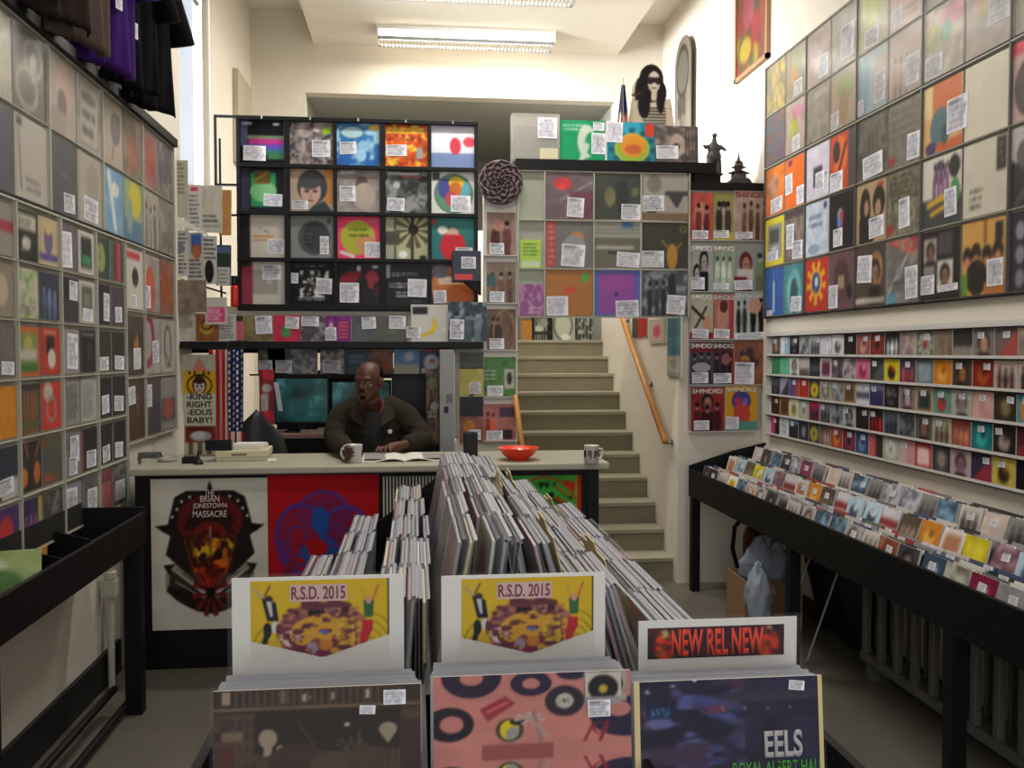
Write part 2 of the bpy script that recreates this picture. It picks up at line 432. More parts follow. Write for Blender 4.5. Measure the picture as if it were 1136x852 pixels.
# shop front behind the viewer: wall with a big window and the glazing
m = MB()
m.box(XL, -.9, YF-.15, YF, 0, 5.0).box(1.9, XR, YF-.15, YF, 0, 5.0).box(-.9, 1.9, YF-.15, YF, 3.1, 5.0).box(-.9, 1.9, YF-.15, YF, 0, .7)
struct('wall_front', m, WALL)
GLASS = mat('window_glass', 'ffffff', 0.02, alpha=0.10)
FRAMEW = mat('window_frame_white', 'd5d4cc', 0.5)
def window(name, axis, a0, a1, z0, z1, pos, t=.04, mull=1):
    fr = MB(); gl = MB()
    def bx(mb, u0, u1, w0, w1, d):
        if axis == 'x': mb.box(pos-d, pos+d, u0, u1, w0, w1)
        else: mb.box(u0, u1, pos-d, pos+d, w0, w1)
    bx(fr, a0, a0+t, z0, z1, .03); bx(fr, a1-t, a1, z0, z1, .03); bx(fr, a0, a1, z0, z0+t, .03); bx(fr, a0, a1, z1-t, z1, .03)
    for k in range(1, mull): 
        c = a0+(a1-a0)*k/mull; bx(fr, c-t/2, c+t/2, z0, z1, .03)
    bx(gl, a0+t, a1-t, z0+t, z1-t, .004)
    o = struct(name, fr, FRAMEW); part('pane', gl, GLASS, o); return o
window('window_1', 'x', WY0, WY1, WZ0, WZ1, XL-.08)
window('window_2', 'y', -.9, 1.9, .7, 3.1, YF-.08, mull=2)
# stairwell side wall, pier and the low partitions
struct('wall_stair_left', MB().box(.655, .69, 6.13, YB, 0, 2.6), WALL)
struct('wall_stair_right', MB().box(1.8, XR, 6.02, YB, 0, 2.69), WALL)
struct('wall_pillar', MB().box(.462, .69, 6.036, 6.13, 0, 2.78).box(.27, .462, 6.036, 6.13, 0, 1.64), WALL)
struct('wall_partition', MB().box(XL, .44, 6.24, 6.29, 1.62, 1.905), WALL)
BB = mat('skirting_black', '131213', 0.5, noise=.3)
struct('baseboard_left', MB().box(XL, XL+.02, YF, 4.66, 0, .16), BB)
struct('baseboard_right', MB().box(XR-.02, XR, YF, 6.0, 0, .1), BB)

# ------------------------------------------------------------------ stairs
st = thing('staircase', 'concrete staircase climbing behind the counter to the upper room', 'staircase', (1.245, 6.12, 0))
for k in range(11):
    y0 = .0 + .2405*k; z1 = .1555*(k+1)
    s = part('step', MB().box(-.553, .553, y0+.012, y0+.2405+.012 if k < 10 else 2.475, z1-.1555, z1-.03), CONC, st)
    part('nosing', MB().box(-.553, .553, y0, y0+.27 if k < 10 else 2.475, z1-.03, z1), NOSE, s, bev=.004)
m = MB(); m.prismx([(-.1, 0), (2.4, 1.6), (2.4, 1.78), (-.1, .16)], .545, .556)
hr = thing('handrail', 'varnished wooden handrail fixed to the right wall of the staircase', 'handrail', (1.8, 6.1, 0.9))
def tb(x, y, X): Y, Z = atX(x, y, X); return Vector((X-1.8, Y-6.1, Z-.9))
a, b = tb(738, 490, 1.73), tb(686, 340, 1.73)
d = (b-a); part('rail', MB().tube([a, a+d*.5, b], .023, 12), WOOD, hr, smooth=True)
for k in (.04, .42, .93):
    p = a+d*k
    part('bracket', MB().tube([p+Vector((0,0,-.02)), p+Vector((.03,0,-.06)), p+Vector((.068,0,-.05))], .008, 8).lathe([(.022,0),(.022,.006)], (p.x+.062, p.y, p.z-.05), 14, 'x'), DGREYM, hr)

# ------------------------------------------------------------------ ceiling lights
LENS = mat('fluorescent_diffuser', 'ffffff', .5, emit='fff3dc', estr=9.0)
def lampfit(Y, label):
    t = thing('fluorescent_light', label, 'light', (.47, Y, 4.45))
    part('housing', MB().box(-.79, .79, -.10, .10, -.03, 0).box(-.79, -.775, -.11, .11, -.115, -.0).box(.775, .79, -.11, .11, -.115, 0), WHITEP, t)
    part('tube', MB().tube([(-.76, -.045, -.06), (.76, -.045, -.06)], .017, 12), LENS, t, smooth=True)
    part('tube', MB().tube([(-.76, .045, -.06), (.76, .045, -.06)], .017, 12), LENS, t, smooth=True)
    lv = MB().box(-.78, .78, -.112, -.104, -.125, -.095).box(-.78, .78, .104, .112, -.125, -.095)
    for k in range(48):
        x = -.765+k*.0325; lv.box(x, x+.004, -.104, .104, -.122, -.10)
    part('louvre', lv, GREYM, t)
lampfit(8.15, 'fluorescent ceiling light with louvre, farther one close to the back wall')
lampfit(7.05, 'fluorescent ceiling light with louvre, nearer one at the top edge')
lampfit(5.4, 'added unseen fluorescent ceiling light above the counter front, third from the back wall')  # this and the next two are unseen fixtures added to brighten the shop
lampfit(3.2, 'added unseen fluorescent ceiling light over the middle of the record browser')
lampfit(1.0, 'added unseen fluorescent ceiling light over the front of the record browser')

# ------------------------------------------------------------------ counter
ct = thing('shop_counter', 'long black shop counter with a grey top and posters on its front', 'counter', (-.19, 4.65, 0))
part('body', MB().box(-1.2, 1.11, 0, .5, 0, .985), BLACK, ct)
part('worktop', MB().box(-1.22, 1.2, -.05, .56, .985, 1.022), CTOP, ct, bev=.008)
part('end_panel', MB().box(1.09, 1.15, -.01, .5, 0, .985), BLACKW, ct)
CZ = 1.022
BJM = ('cdc9bb;n 6 5;p 20 12 30 8 70 8 80 12 86 30 95 31 84 38 88 50 80 56 90 57 84 66 88 74 80 80 72 84 62 88 50 90 38 88 28 84 20 80 12 74 16 66 10 57 20 56 12 50 16 38 5 31 14 30 1f1813;'
       'p 50 1 53 9 47 9 14100c;p 3 31 16 31 12 36 14100c;p 97 31 84 31 88 36 14100c;o 50 28 28 17 8 5a1a16;b 50 34 22 18 3a1412;e 50 36 14 8 1f1813;'
       'e 22 20 1 1 e0dccf;e 26 15 1 1 e0dccf;e 33 12 1 1 e0dccf;e 67 12 1 1 e0dccf;e 74 15 1 1 e0dccf;e 78 20 1 1 e0dccf;e 18 25 1 1 e0dccf;e 82 25 1 1 e0dccf;'
       'e 50 50 19 22 4a1c12;p 36 34 44 29 56 29 64 34 60 42 40 42 6a1a14;e 50 54 16 16 b04a18;M 50 44 17 9 9 d0b030;M 44 47 8 6 12 c8a828;M 60 46 10 6 14 c8a828;M 50 54 16 8 10 c9641c;e 50 64 12 8 b02a14;M 50 64 12 8 11 8a1a10;M 50 50 17 16 16 3a160e;'
       'p 20 56 50 77 47 79 16 60 8a8478;p 80 56 50 77 53 79 84 60 8a8478;w 12 44 14 62 72 4a4038;w 56 88 14 62 72 4a4038;l 22 62 48 78 1 c8c2b4;l 78 62 52 78 1 c8c2b4;l 20 68 46 80 .8 a8a294;l 80 68 54 80 .8 a8a294;'
       'b 50 76 16 11 6a1e18;e 50 76 4 3.5 120d0b;e 44 51 3 2 2a120c;e 57 51 3 2 2a120c;l 50 52 49 58 1 7a2a12;l 45 62 56 62 1.2 5a1410;l 50 32 50 40 1 b08a7a;l 28 40 33 55 1.2 6a3a12;l 72 40 67 55 1.2 6a3a12;l 34 42 40 56 1 8a6a20;l 66 42 62 56 1 8a6a20')
x0, z0, w, h = boxY(169, 530, 297, 700, 4.64)
pb = thing('band_poster', 'white band poster with a dark starred emblem and red orange face', 'poster', (x0, 4.648, z0))
part('sheet', art_mesh(BJM, w, h, .004, 110, 150, ARTM, 5), None, pb)
for s, zz, ww in (('THE', .885, .05), ('BRIAN', .845, .10), ('JONESTOWN', .795, .18), ('MASSACRE', .745, .18)):
    lettering(s, w*ww/.128*.128/.9*1.45, h*.042, INKP, pb, 0, -.0045, h*zz)
RED = ('a8131c;n 6 4;e 50 26 23 15 7a1a40;e 29 46 23 26 7a1a40;e 70 46 24 24 7a1a40;M 50 44 46 34 9 8e1a30;o 50 26 23 15 2.5 54307a;o 50 27 15 9 2 6a2458;o 29 46 23 26 3 4a3488;o 29 46 16 19 2 6a2458;o 27 48 10 12 2 54307a;'
       'o 70 46 24 24 3 4a3488;o 70 46 17 17 2 6a2458;o 70 48 10 10 2 54307a;e 47 33 8 10 1f4f96;l 46 28 50 44 6 1f4f96;e 42 62 14 16 a8131c;p 54 44 62 50 66 66 60 74 52 60 244a92;o 60 62 10 12 2 54307a;'
       'e 32 56 4 5 2c4a92;e 36 63 3 6 24508f;l 12 48 20 72 3 4a3488;l 20 72 15 99 3 4a3488;o 30 76 12 12 2.5 54307a;e 26 84 4 5 2c4a92;o 28 92 14 10 2 6a2458;l 88 48 82 80 3 4a3488;o 66 82 14 14 2.5 54307a;M 24 80 16 18 10 7a2040;M 74 78 16 18 10 7a2040')
x1, z1, w1, h1 = boxY(297.5, 526, 420, 642, 4.64); h1 += .18; z1 -= .18
pr = thing('red_poster', 'red poster with swirling blue and purple psychedelic drawing', 'poster', (x1, 4.648, z1))
part('sheet', art_mesh(RED, w1, h1, .004, 90, 110, ARTM, 8), None, pr)
x2, z2, w2, h2 = boxY(423, 528, 492, 600, 4.64)
solo('striped_poster', art_mesh('0c0c0d;w 3 97 18 c9c7c2', w2, h2+.1, .004, 160, 4, ARTM, 3), None, 'black poster with thin white vertical stripes on the counter front', 'poster', (x2, 4.648, z2-.1))
GRN = ('3f9a3a;n 8 6;o 50 50 49 49 2 b83018;r 95 0 100 100 b02c18;r 93 0 95 100 8a9a30;p 74 5 92 8 90 22 c03018;l 64 10 86 26 4 22300f;l 66 11 84 24 2 d0902a;r 42 8 56 10 181c10;p 42 9 46 16 50 10 181c10;p 50 9 54 16 57 10 181c10;'
       'e 76 34 4 6 c02a1c;e 60 22 4 3 181c10;e 68 28 4 4 a03018;l 60 26 74 34 2 1c2a14;e 86 50 4 9 b02c18;e 46 30 6 5 c8b03a;b 52 42 14 5 c8b03a;e 30 60 18 16 c8a83a;b 30 60 14 6 b03a20;e 76 74 12 16 2a5a24;e 76 72 6 8 c03018')
x3, z3, w3, h3 = boxY(583, 527, 645, 600, 4.64)
solo('green_poster', art_mesh(GRN, w3+.1, h3+.12, .004, 70, 70, ARTM, 6), None, 'green and red cartoon poster at the right end of the counter', 'poster', (x3-.05, 4.648, z3-.12))

# ------------------------------------------------------------------ grid rack of framed records
GY = 6.2
gx = [-1.159+.3162*i for i in range(6)]; gz = [3.150-.3115*i for i in range(5)]
gr = thing('display_grid', 'black wooden display grid holding twenty records above the counter', 'display rack', (-.37, GY, gz[4]))
def gl_(x0, x1, z0, z1, y0=-.02, y1=.014): return MB().box(x0+.37, x1+.37, y0, y1, z0-gz[4], z1-gz[4])
for i, x in enumerate(gx):
    wd = .012 if i not in (1, 3) else .019
    part('upright', gl_(x-wd, x+wd, gz[4]-.03, gz[0]+.01), BLACKW, gr, bev=.002)
for i, z in enumerate(gz):
    part('crossbar', gl_(gx[0]-.012, gx[5]+.012, z-.014-(0.012 if i == 4 else 0), z+.012, -.026, .01), BLACKW, gr, bev=.002)
part('side_frame', gl_(-1.312, -1.30, 2.70, 3.16).box(-1.312+.37, gx[0]+.37, -.02, .01, 3.150-gz[4], 3.162-gz[4]).box(-1.312+.37, gx[0]+.37, -.02, .01, 2.70-gz[4], 2.712-gz[4]).box(-1.34+.37, gx[0]+.37, -.02, .01, 2.50-gz[4], 2.512-gz[4]), BLACKW, gr)
part('back_panel', gl_(gx[0], gx[5], gz[4]-.03, gz[0], .016, .022), BLACK, gr)
for i in range(5): part('clip', MB().ell((gx[i]+.158+.37, -.03, gz[0]-gz[4]), (.006, .006, .012), 8, 6), GREYM, gr)
GRIDC = [
 ['black cover with rainbow bars|121217;r 0 34 100 42 6a7a5a;r 18 42 100 54 a8327a;r 14 54 100 66 5a4aa0;r 20 66 100 78 2d6a72;r 60 74 100 88 3a6a48;r 0 0 16 60 4a4868;r 4 4 26 10 b8b8c4;e 80 8 8 3 d0d0d4',
  'mottled brown grey cover|7a6f6e;N 4a4044 9;N a59a98 12;n 20 10;r 76 12 95 28 8ab030;e 62 18 6 5 d8d4d0',
  'sky blue cloudy cover|3a78b0;v 2a60a8;N 9cc4d8 5;e 35 22 26 14 a8c8cc;o 35 22 27 15 2 2a5a78;e 55 75 12 14 9cc4e0;e 85 10 12 6 e8b02c;e 60 50 12 10 8ab8d4',
  'orange and yellow comic cover|c85a20;N e8c040 9;N a83a20 11;r 4 8 92 22 e0b030;n 25 12;r 74 54 88 80 8a98a0',
  'white and blue cover with red cloud|dcdce2;r 0 64 100 100 7486b0;e 56 48 13 20 c8404c;e 88 38 14 12 d84858;r 0 0 100 12 c8c4d4'],
 ['dark cover with green window|1d1c22;r 0 0 18 100 3a3848;r 22 12 78 90 2f8a58;e 50 55 30 24 74b07a;r 30 6 66 34 5a4a22;l 30 30 60 12 4 8a7a2a;l 34 36 62 36 3 7a3a22',
  'beige cover with a dark haired portrait|b09a88;r 78 0 100 80 b8804c;e 52 42 34 40 3c3f42;e 48 52 23 32 c09c90;e 46 28 26 20 4a4c4e;e 39 52 6 3 3a3434;e 58 52 6 3 3a3434;r 46 56 49 68 9a7468;e 48 74 8 2.5 8a5450;p 55 84 80 74 98 100 40 100 3a4044',
  'pale grey cover with a seated figure|8f8884;n 20 5;e 56 32 14 16 5a4c44;e 62 62 26 32 a89c90;e 58 42 9 10 b0a294;r 6 4 40 9 c8c4c0',
  'grey cover of rolling smoke|575a5a;N 8a8c8a 5;N 2e3030 6;r 8 4 80 10 c4c0c0;r 40 12 84 18 8a5a5c;e 28 34 8 8 b0b2b0',
  'white cover with a rainbow disc|cfd0c8;e 52 52 44 46 5a8a70;e 35 40 20 24 4a4a90;e 70 40 20 20 5aa0b0;e 58 26 18 14 d8b030;e 56 42 14 18 c06830;e 46 64 14 18 b04a58;o 52 52 45 47 2 3a4440;r 2 2 20 20 3c4a44'],
 ['cream cover with an orange line|1c1a1f;r 20 0 100 100 bab5a8;r 26 48 72 52 c07038;r 26 57 70 60 b0603a;l 50 36 62 42 2 55504a;l 40 30 44 33 2 55504a',
  'grey cover with a round stone|7e8080;e 55 52 36 40 4a4c4e;e 60 50 30 36 3c3e40;r 36 36 56 70 2c2e30;s 38 38 56 66 6a6c6e;s 88 60 94 96 b0b4b0;r 84 6 94 18 4c4a4a',
  'hot pink cover with a lime disc|e0406c;e 46 50 40 40 a8a83a;e 66 66 24 22 c08a5a;l 8 84 36 94 8 d0d0c8;s 26 24 84 52 5a6a28 12;e 82 12 10 6 b86a70',
  'lattice cover with a dark spiked wheel|3c3a30;r 0 0 22 40 a8a888;r 0 62 22 100 9a9c8c;r 26 0 60 100 a9aa84;r 66 0 100 100 a8a880;r 0 34 34 66 4c4a44;b 66 30 44 11 55523c;e 66 30 12 12 2a1c14;r 62 0 67 100 28261e;e 42 88 10 9 e0e4dc;e 88 96 8 6 14120c',
  'teal cover with a red robed figure|35756e;v 2c6a70;e 50 68 30 36 c02c34;e 50 38 14 14 c8a08c;e 26 30 12 10 d8d4c8;p 40 40 60 40 76 60 26 60 b82a34;e 4 10 8 6 b03a34'],
 ['cream cover beside a crimson strip|8a3348;r 24 0 100 100 bdb9ad;r 0 0 20 12 2a2022;r 24 20 80 76 95928a;l 50 34 66 50 3 c8c4bc;l 60 34 58 52 2 b8b4ac',
  'black cover with white block pattern|0d0d0f;s 12 6 92 12 b8b8b8;r 22 20 88 84 c9c7c4;N 101012 12;b 50 50 30 9 1a1a1c;s 18 80 84 90 c8c8c8',
  'black cover with dark red figures|131012;e 34 44 30 24 7a1c2c;e 78 40 16 22 8a2234;r 0 0 100 16 0d0c0e;e 48 14 5 8 a8b0b0;e 86 10 8 4 b0b4b8;e 56 60 14 30 1c1214;e 88 64 8 20 3a0f16',
  'black cover with white graffiti letters|0e0e10;r 0 4 12 36 9aa09a;s 16 22 92 32 c8c8cc;s 10 46 60 60 d0d0d4 12;s 26 66 60 82 d0d0d4 12;s 60 88 90 94 9a9a9e',
  'orange cover with a round hill|4a3a3c;e 48 56 50 50 b86a34;e 60 78 40 26 a85420;r 14 30 80 50 c9a890;s 20 32 76 52 d8c8b0;e 20 20 20 16 6a6a72'],
]
TAGS = [[(.06,.08,.5,.34)],[(.52,.2,.42,.38)],[(.07,.28,.38,.28)],[(.04,.26,.48,.26)],[],
        [(.5,.12,.42,.28)],[(.06,.06,.36,.2)],[(.06,.26,.36,.36)],[(.05,.06,.4,.3)],[(.45,.06,.46,.38)],
        [(.58,.1,.38,.34)],[(.68,.1,.2,.42)],[(.62,.04,.36,.36)],[],[(.56,.1,.4,.2)],
        [(.46,.58,.42,.34)],[(.58,.26,.36,.36),(0,.5,.18,.24)],[(.04,.06,.44,.46)],[(.52,.2,.44,.42)],[(.05,.06,.3,.3)]]
rown = ['top', 'second', 'third', 'bottom']
for r in range(4):
    for c in range(5):
        cx = (gx[c]+gx[c+1])/2
        card('record_sleeve', GRIDC[r][c], .292, .289, .006, (cx, GY+.014, gz[r+1]+.011), 0, f'{rown[r]} row of the black grid' + (f', {ORD[c]}' if r*5+c in () else ''), 'sleeve', 'record', 'records in the black display grid', n=44, tags=TAGS[r*5+c], label=None)

# ------------------------------------------------------------------ shelf under the grid with singles
sh = thing('wall_shelf', 'long black shelf running below the display grid', 'shelf', (-.5, 6.08, 1.62))
part('board', MB().box(-.98, .95, -.16, .15, 0, .045), BLACKW, sh, bev=.003)
part('rear_lip', MB().box(-.98, .95, .13, .15, -.03, 0), BLACKW, sh)
SH = [ # px0,py0,px1,py1,code,tags
 (270,352,303,381,'khaki cover with a brown edge|7a6a4a;r 0 0 100 14 8a7a5a;n 20',[(.42,.3,.56,.68)]),
 (303,351,334,381,'crimson cover with a green patch|b8304a;r 30 40 60 80 3f8a4a;n 15',[(.42,.5,.5,.45)]),
 (333,352,361,381,'dark grey cover with photo|4a4648;N 8a8688 6',[(.04,.6,.7,.36)]),
 (360,351,374,382,'F:6a2468,8a3a88,c8a0b0',[(.05,.05,.9,.5)]),
 (374,352,389,382,'purple and orange lettered cover|7a2a80;s 10 20 90 90 e0602c 14',[]),
 (390,353,419,382,'P:55585a',[(.4,.5,.55,.45)]),
 (418,352,452,383,'olive grey cover with faint drawing|54564c;l 40 70 50 50 3 8a8a70;l 60 70 55 55 3 8a8a70',[(.4,.5,.55,.5)])]
for i, (a0, b0, a1, b1, cd, tg) in enumerate(SH):
    x, z, w, h = boxY(a0, b0, a1, b1, 6.05)
    card('single_sleeve', cd, w*.98, .172, .005, (x, 6.06+.004*(i % 2), 1.665), 0, 'standing on the long black shelf', 'single', 'record', 'seven inch singles on the black shelf', n=20, tags=tg)
x, z, w, h = boxY(456, 342, 500, 383, 6.0)
card('record_sleeve', 'white cover with a yellow curved brushstroke|c9c7be;r 4 6 42 26 1c1c1c;l 56 40 62 56 7 d8b820;l 62 56 52 74 12 e0c028;l 52 74 28 84 9 d8b41c;e 84 70 5 5 dcdcd0', w, h, .006, (x, 6.02, 1.666), 0, 'right end of the black shelf', 'sleeve', 'record', None, n=40, tags=[(-.12, .1, .36, .3)])
x, z, w, h = boxY(501, 336, 536, 383, 5.95)
card('record_sleeve', 'dark teal grey cover with pale figures|34414a;N 8a9aa0 6;G 10 90 3 6a7880;n 15 8', .255, .26, .006, (x, 5.95, 1.666), 0, 'far right of the black shelf', 'sleeve', 'record', None, n=36, tags=[(.04,.06,.36,.5)])
x, z, w, h = boxY(502, 278, 534, 330, 5.9)
bg = thing('record_box', 'dark navy box with a red label jutting over the grid corner', 'box', (x, 5.93, z))
part('box_body', MB().box(-w/2, w/2, -.02, .12, h*.35, h), mat('navy_box', '1b1d33', .4), bg, bev=.003)
part('red_band', MB().box(-w*.42, w*.2, -.024, -.02, h*.38, h*.5), REDP, bg)
part('price_label', label_mesh(w*.5, h*.25, 2), None, bg, loc=(w*.06, -.0215, h*.62))
part('flap', MB().prism([(-w*.1, h*.35), (w/2, h*.35), (w/2, 0.02)], -.015, .1), BLACK, bg)  # black wedge modelled in place of the shade beneath the box

# row of singles hung under the shelf
UN = [(286,316,'olive cover with two round faces|5a5a48;e 70 40 18 20 a08468;e 30 30 14 14 6a7a4a;n 20',[(.05,.05,.5,.5)]),
 (297,325,None,None),
 (325,352,'grey cover with photo|6a6a6c;N a8a8aa 7',[]), (297,325,'N:4a4c4e,9a9a9c',[(.3,.05,.65,.5)]),
 (355,383,'N:5c5254,b8b0b0',[(.1,.05,.7,.5)]),(382,410,'dark blue grey cover with script|3f4a58;s 20 20 90 60 8a98a8 14',[]),
 (410,436,'orange brown floral cover|8a5a30;N 6a3a2a 7;e 70 60 16 16 a83a28',[]),(437,465,'sky blue seaside cover|5a86b0;r 0 60 100 100 a8a890;e 60 30 20 20 b8c8d8',[]),
 (465,494,'white circle on a navy cover|28305c;e 48 55 30 34 c8ccd4;e 50 48 10 8 b83038;r 0 0 100 10 a82838',[(.1,.02,.5,.2)])]
k = 0
for u in UN:
    if u[2] is None: continue
    x, z, w, h = boxY(u[0], 387, u[1], 412, 6.16)
    card('single_sleeve', u[2], w, .168, .004, (x, 6.17+.006*(k % 2), 1.449), 0, 'hung in the row below the shelf', 'single', 'record', 'seven inch singles hung below the shelf', n=20, tags=u[3] or ()); k += 1
rl = solo('hanging_rail', MB().box(-1.0, .31, -.004, .006, 0, .012), BLACK, 'thin black rail carrying the singles below the shelf', 'rail', (-.1, 6.19, 1.438))

# ------------------------------------------------------------------ right wall: LP pockets
def O_(i): return ORD[i]
RLP = [  # rows bottom -> top, columns far -> near
 ['blue cover with a white spire|2458a0;l 48 92 48 30 7 c0ccd8;l 48 30 48 14 2 c0ccd8;r 0 84 40 100 1c3a7a;n 10',
  'teal cover with an arch|3f8088;e 50 60 36 50 6aa8a8;e 50 64 20 36 2a5a62;r 42 30 56 80 3a4c50;n 15',
  'red cover with a yellow sun burst|b82c20;b 48 46 42 9 e0a824;e 48 46 26 28 e0a030;e 48 46 18 20 28408c;e 50 44 8 10 c8d0b0;l 44 60 40 90 4 d89020',
  'plum cover with a brown arch|6a4a4e;e 48 48 30 36 4a3034;r 30 48 66 90 5a3c3c;r 36 40 60 64 a08870;e 80 70 10 14 1c1618',
  'brown cover with a dim face|4a3c34;e 70 40 22 30 a07850;F 66 46 22 8a6850 2a201c;r 0 86 100 96 b8b0a4;n 20',
  'grey and red slashed cover|6a6664;p 0 0 100 0 100 40 a04038;p 0 0 60 0 100 36 c05848;l 0 90 60 30 5 b8b4b0;l 10 70 90 60 4 3a3838;N 8c8a88 8;r 0 84 30 100 5a90a0',
  'black cover with portrait frames|1a1616;r 6 10 40 46 a89a8c;F 24 30 14 7a5a48 2c201c;r 42 44 82 88 c8c2b8;F 62 66 16 8a6450 2a1e1a;r 44 4 80 36 4a4044;r 6 50 36 76 8a8078',
  'golden cover with four dark heads|c8994c;e 12 46 10 13 241a14;e 32 42 11 13 241a14;e 56 46 11 12 241a14;e 80 44 12 14 241a14;e 12 56 7 9 c08468;e 32 54 7 9 c87858;e 56 58 7 9 c08458;e 80 52 7 9 b87848;e 34 76 24 24 18140f;r 0 70 14 100 5a8a30;r 50 84 100 100 b06a38;r 74 6 90 30 2a2420;l 52 0 52 30 5 8a4a20',
  'dark violet cover with a grid of heads|2a2432;e 20 24 9 12 8a8290;e 50 24 9 12 8a8290;e 80 24 9 12 8a8290;e 20 54 9 12 847c8a;e 50 54 9 12 8a8290;e 80 54 9 12 8a8290;e 20 84 9 12 7a7280;e 50 84 9 12 8a8290',
  'dark grey cover|3a383c;N 6a686c 6'],
 ['yellow framed cover with a photo|d4c42c;r 14 14 88 86 8a8a84;r 24 24 74 54 4a4a46;s 24 60 76 80 d8d8d0',
  'brown grey cover|6a5a52;N 8a7a74 6;r 0 0 100 14 4a3c3c',
  'pale blue white map cover|b0bcc8;N c8d0d8 6;s 14 20 80 50 6a7688 18;e 84 10 7 7 3a4050;e 36 88 26 10 8a98a8',
  'black cover with a small bright figure|151318;e 42 40 12 14 7aa0b8;e 46 46 8 16 b83848;e 38 52 8 10 4a8ac0',
  'tan cover with two dark haired heads|b0946c;e 30 44 18 36 1e1814;e 76 36 20 26 1e1814;e 34 42 8 14 a88468;e 74 46 10 14 a88468;r 10 60 60 100 241c18;e 80 8 12 4 a04030',
  'olive grey cover with rough writing|6a6654;N 545040 9;N 8a8470 12;s 10 4 90 50 45402f;e 8 90 14 8 983828',
  'white cover with purple figures and yellow letters|cfc9bc;e 46 24 16 18 5a4458;G 26 70 4 6a4a6a 10;r 0 60 100 100 3a4040;l 16 68 70 58 9 d0a028;l 24 82 60 74 7 d0a028;e 84 56 12 20 4a8a50;e 82 20 14 16 24221f',
  'cream cover with a tall black tag|c8c0ae;n 4;r 74 2 94 46 2a2622;s 77 8 91 40 8a8478;s 16 60 48 92 4a443c',
  'grey and white cover with a man|b4aea8;p 0 40 40 60 60 100 0 100 2c2a2c;e 24 36 14 18 5a5454;l 10 96 70 50 10 4a4648',
  'dark cover with white print|2c2a2e;s 20 20 80 70 9a989c'],
 ['orange cover with a pale smear|d07028;e 40 40 30 26 a87a60;n 20','bright orange cover with a small label|d8681f;r 14 4 34 14 6a2a5a;n 8',
  'white cover with a dark square|c4bec8;r 30 40 70 78 3a3844;n 8','red orange cover with a dancing figure|c04420;e 40 40 26 36 d86a2c;l 20 90 60 20 8 5a1f18;r 70 0 100 100 4a4440;e 24 30 14 20 3a2a2c',
  'dark grey cover with a forest|45423e;N 6a665c 7;w 20 80 5 5a564a','grey brown cover with engraved writing|7a7266;N 6a6256 9;s 6 8 94 60 5f584c 11;e 10 88 14 8 8a3a38',
  'orange and teal poster cover|b04a28;r 0 0 100 100 d0a468;r 24 0 96 44 c8642c;e 44 66 26 30 4a6a72;r 34 86 100 100 c05a28;e 20 92 14 10 3a3464;r 0 0 24 46 d8c08a;e 56 76 8 16 2e4a54',
  'blank cream cover with pencil writing|cdc5b0;n 3','pinkish cover with a dark figure|b89a90;e 30 60 26 36 4a3c3c;r 0 0 100 16 c83a48;e 40 40 12 12 8a7068','plain dark cover|4a4644;n 10'],
 ['dark cover with coloured specks|5a4e52;N 8a4a48 9;N 4a5a7a 8;e 80 80 24 20 5a4668','pink and lime cover|b8a096;e 40 52 20 24 a8b03a;e 60 22 30 12 c87a9a;n 15',
  'hazy grey cover|8a8276;n 20 6;r 30 8 90 20 a8a094','tan cover with green ellipse|a8957c;e 56 30 34 24 8a9450;e 50 64 18 30 9a7a50',
  'pale blue cover with a curve|9ab0b4;e 20 50 20 50 6a98a8;e 80 50 30 40 a89c84','dusty pink cover with little figures|b09a90;G 10 60 3 8a6a5c 40;n 12',
  'pastel cover with pink and green clouds|b8ac94;e 70 20 30 16 d88098;e 56 40 14 16 7ab090;e 20 40 18 20 a8a860;n 20 7','tan and grey cover|a4958a;e 44 30 24 24 c0a878;e 20 20 10 20 b8a090;n 18',
  'grey pink cover|9a8c88;n 20','grey cover|8c8480;n 20'],
 ['grey cover with yellow flowers|8a8264;N c0a83a 9;n 20','brown cover with an orange figure|8a8068;e 40 50 16 30 c89030;e 60 30 24 20 7a8450;n 18',
  'pinkish grey cover|a08c86;e 50 60 24 20 b8a09c;n 20','grey brown striped cover|8f877c;h 10 50 4 a49c90;n 16','lime green cover|a8a46a;e 40 30 30 34 b4b850;n 14',
  'peach cover with writing|b8998a;s 10 70 90 90 8a6a62;e 50 30 30 20 c0a090','pale cover|b4aa9c;n 14','warm grey cover|a89c90;n 14','warm grey cover|a89c90;n 14','warm grey cover|a89c90;n 14'],
]
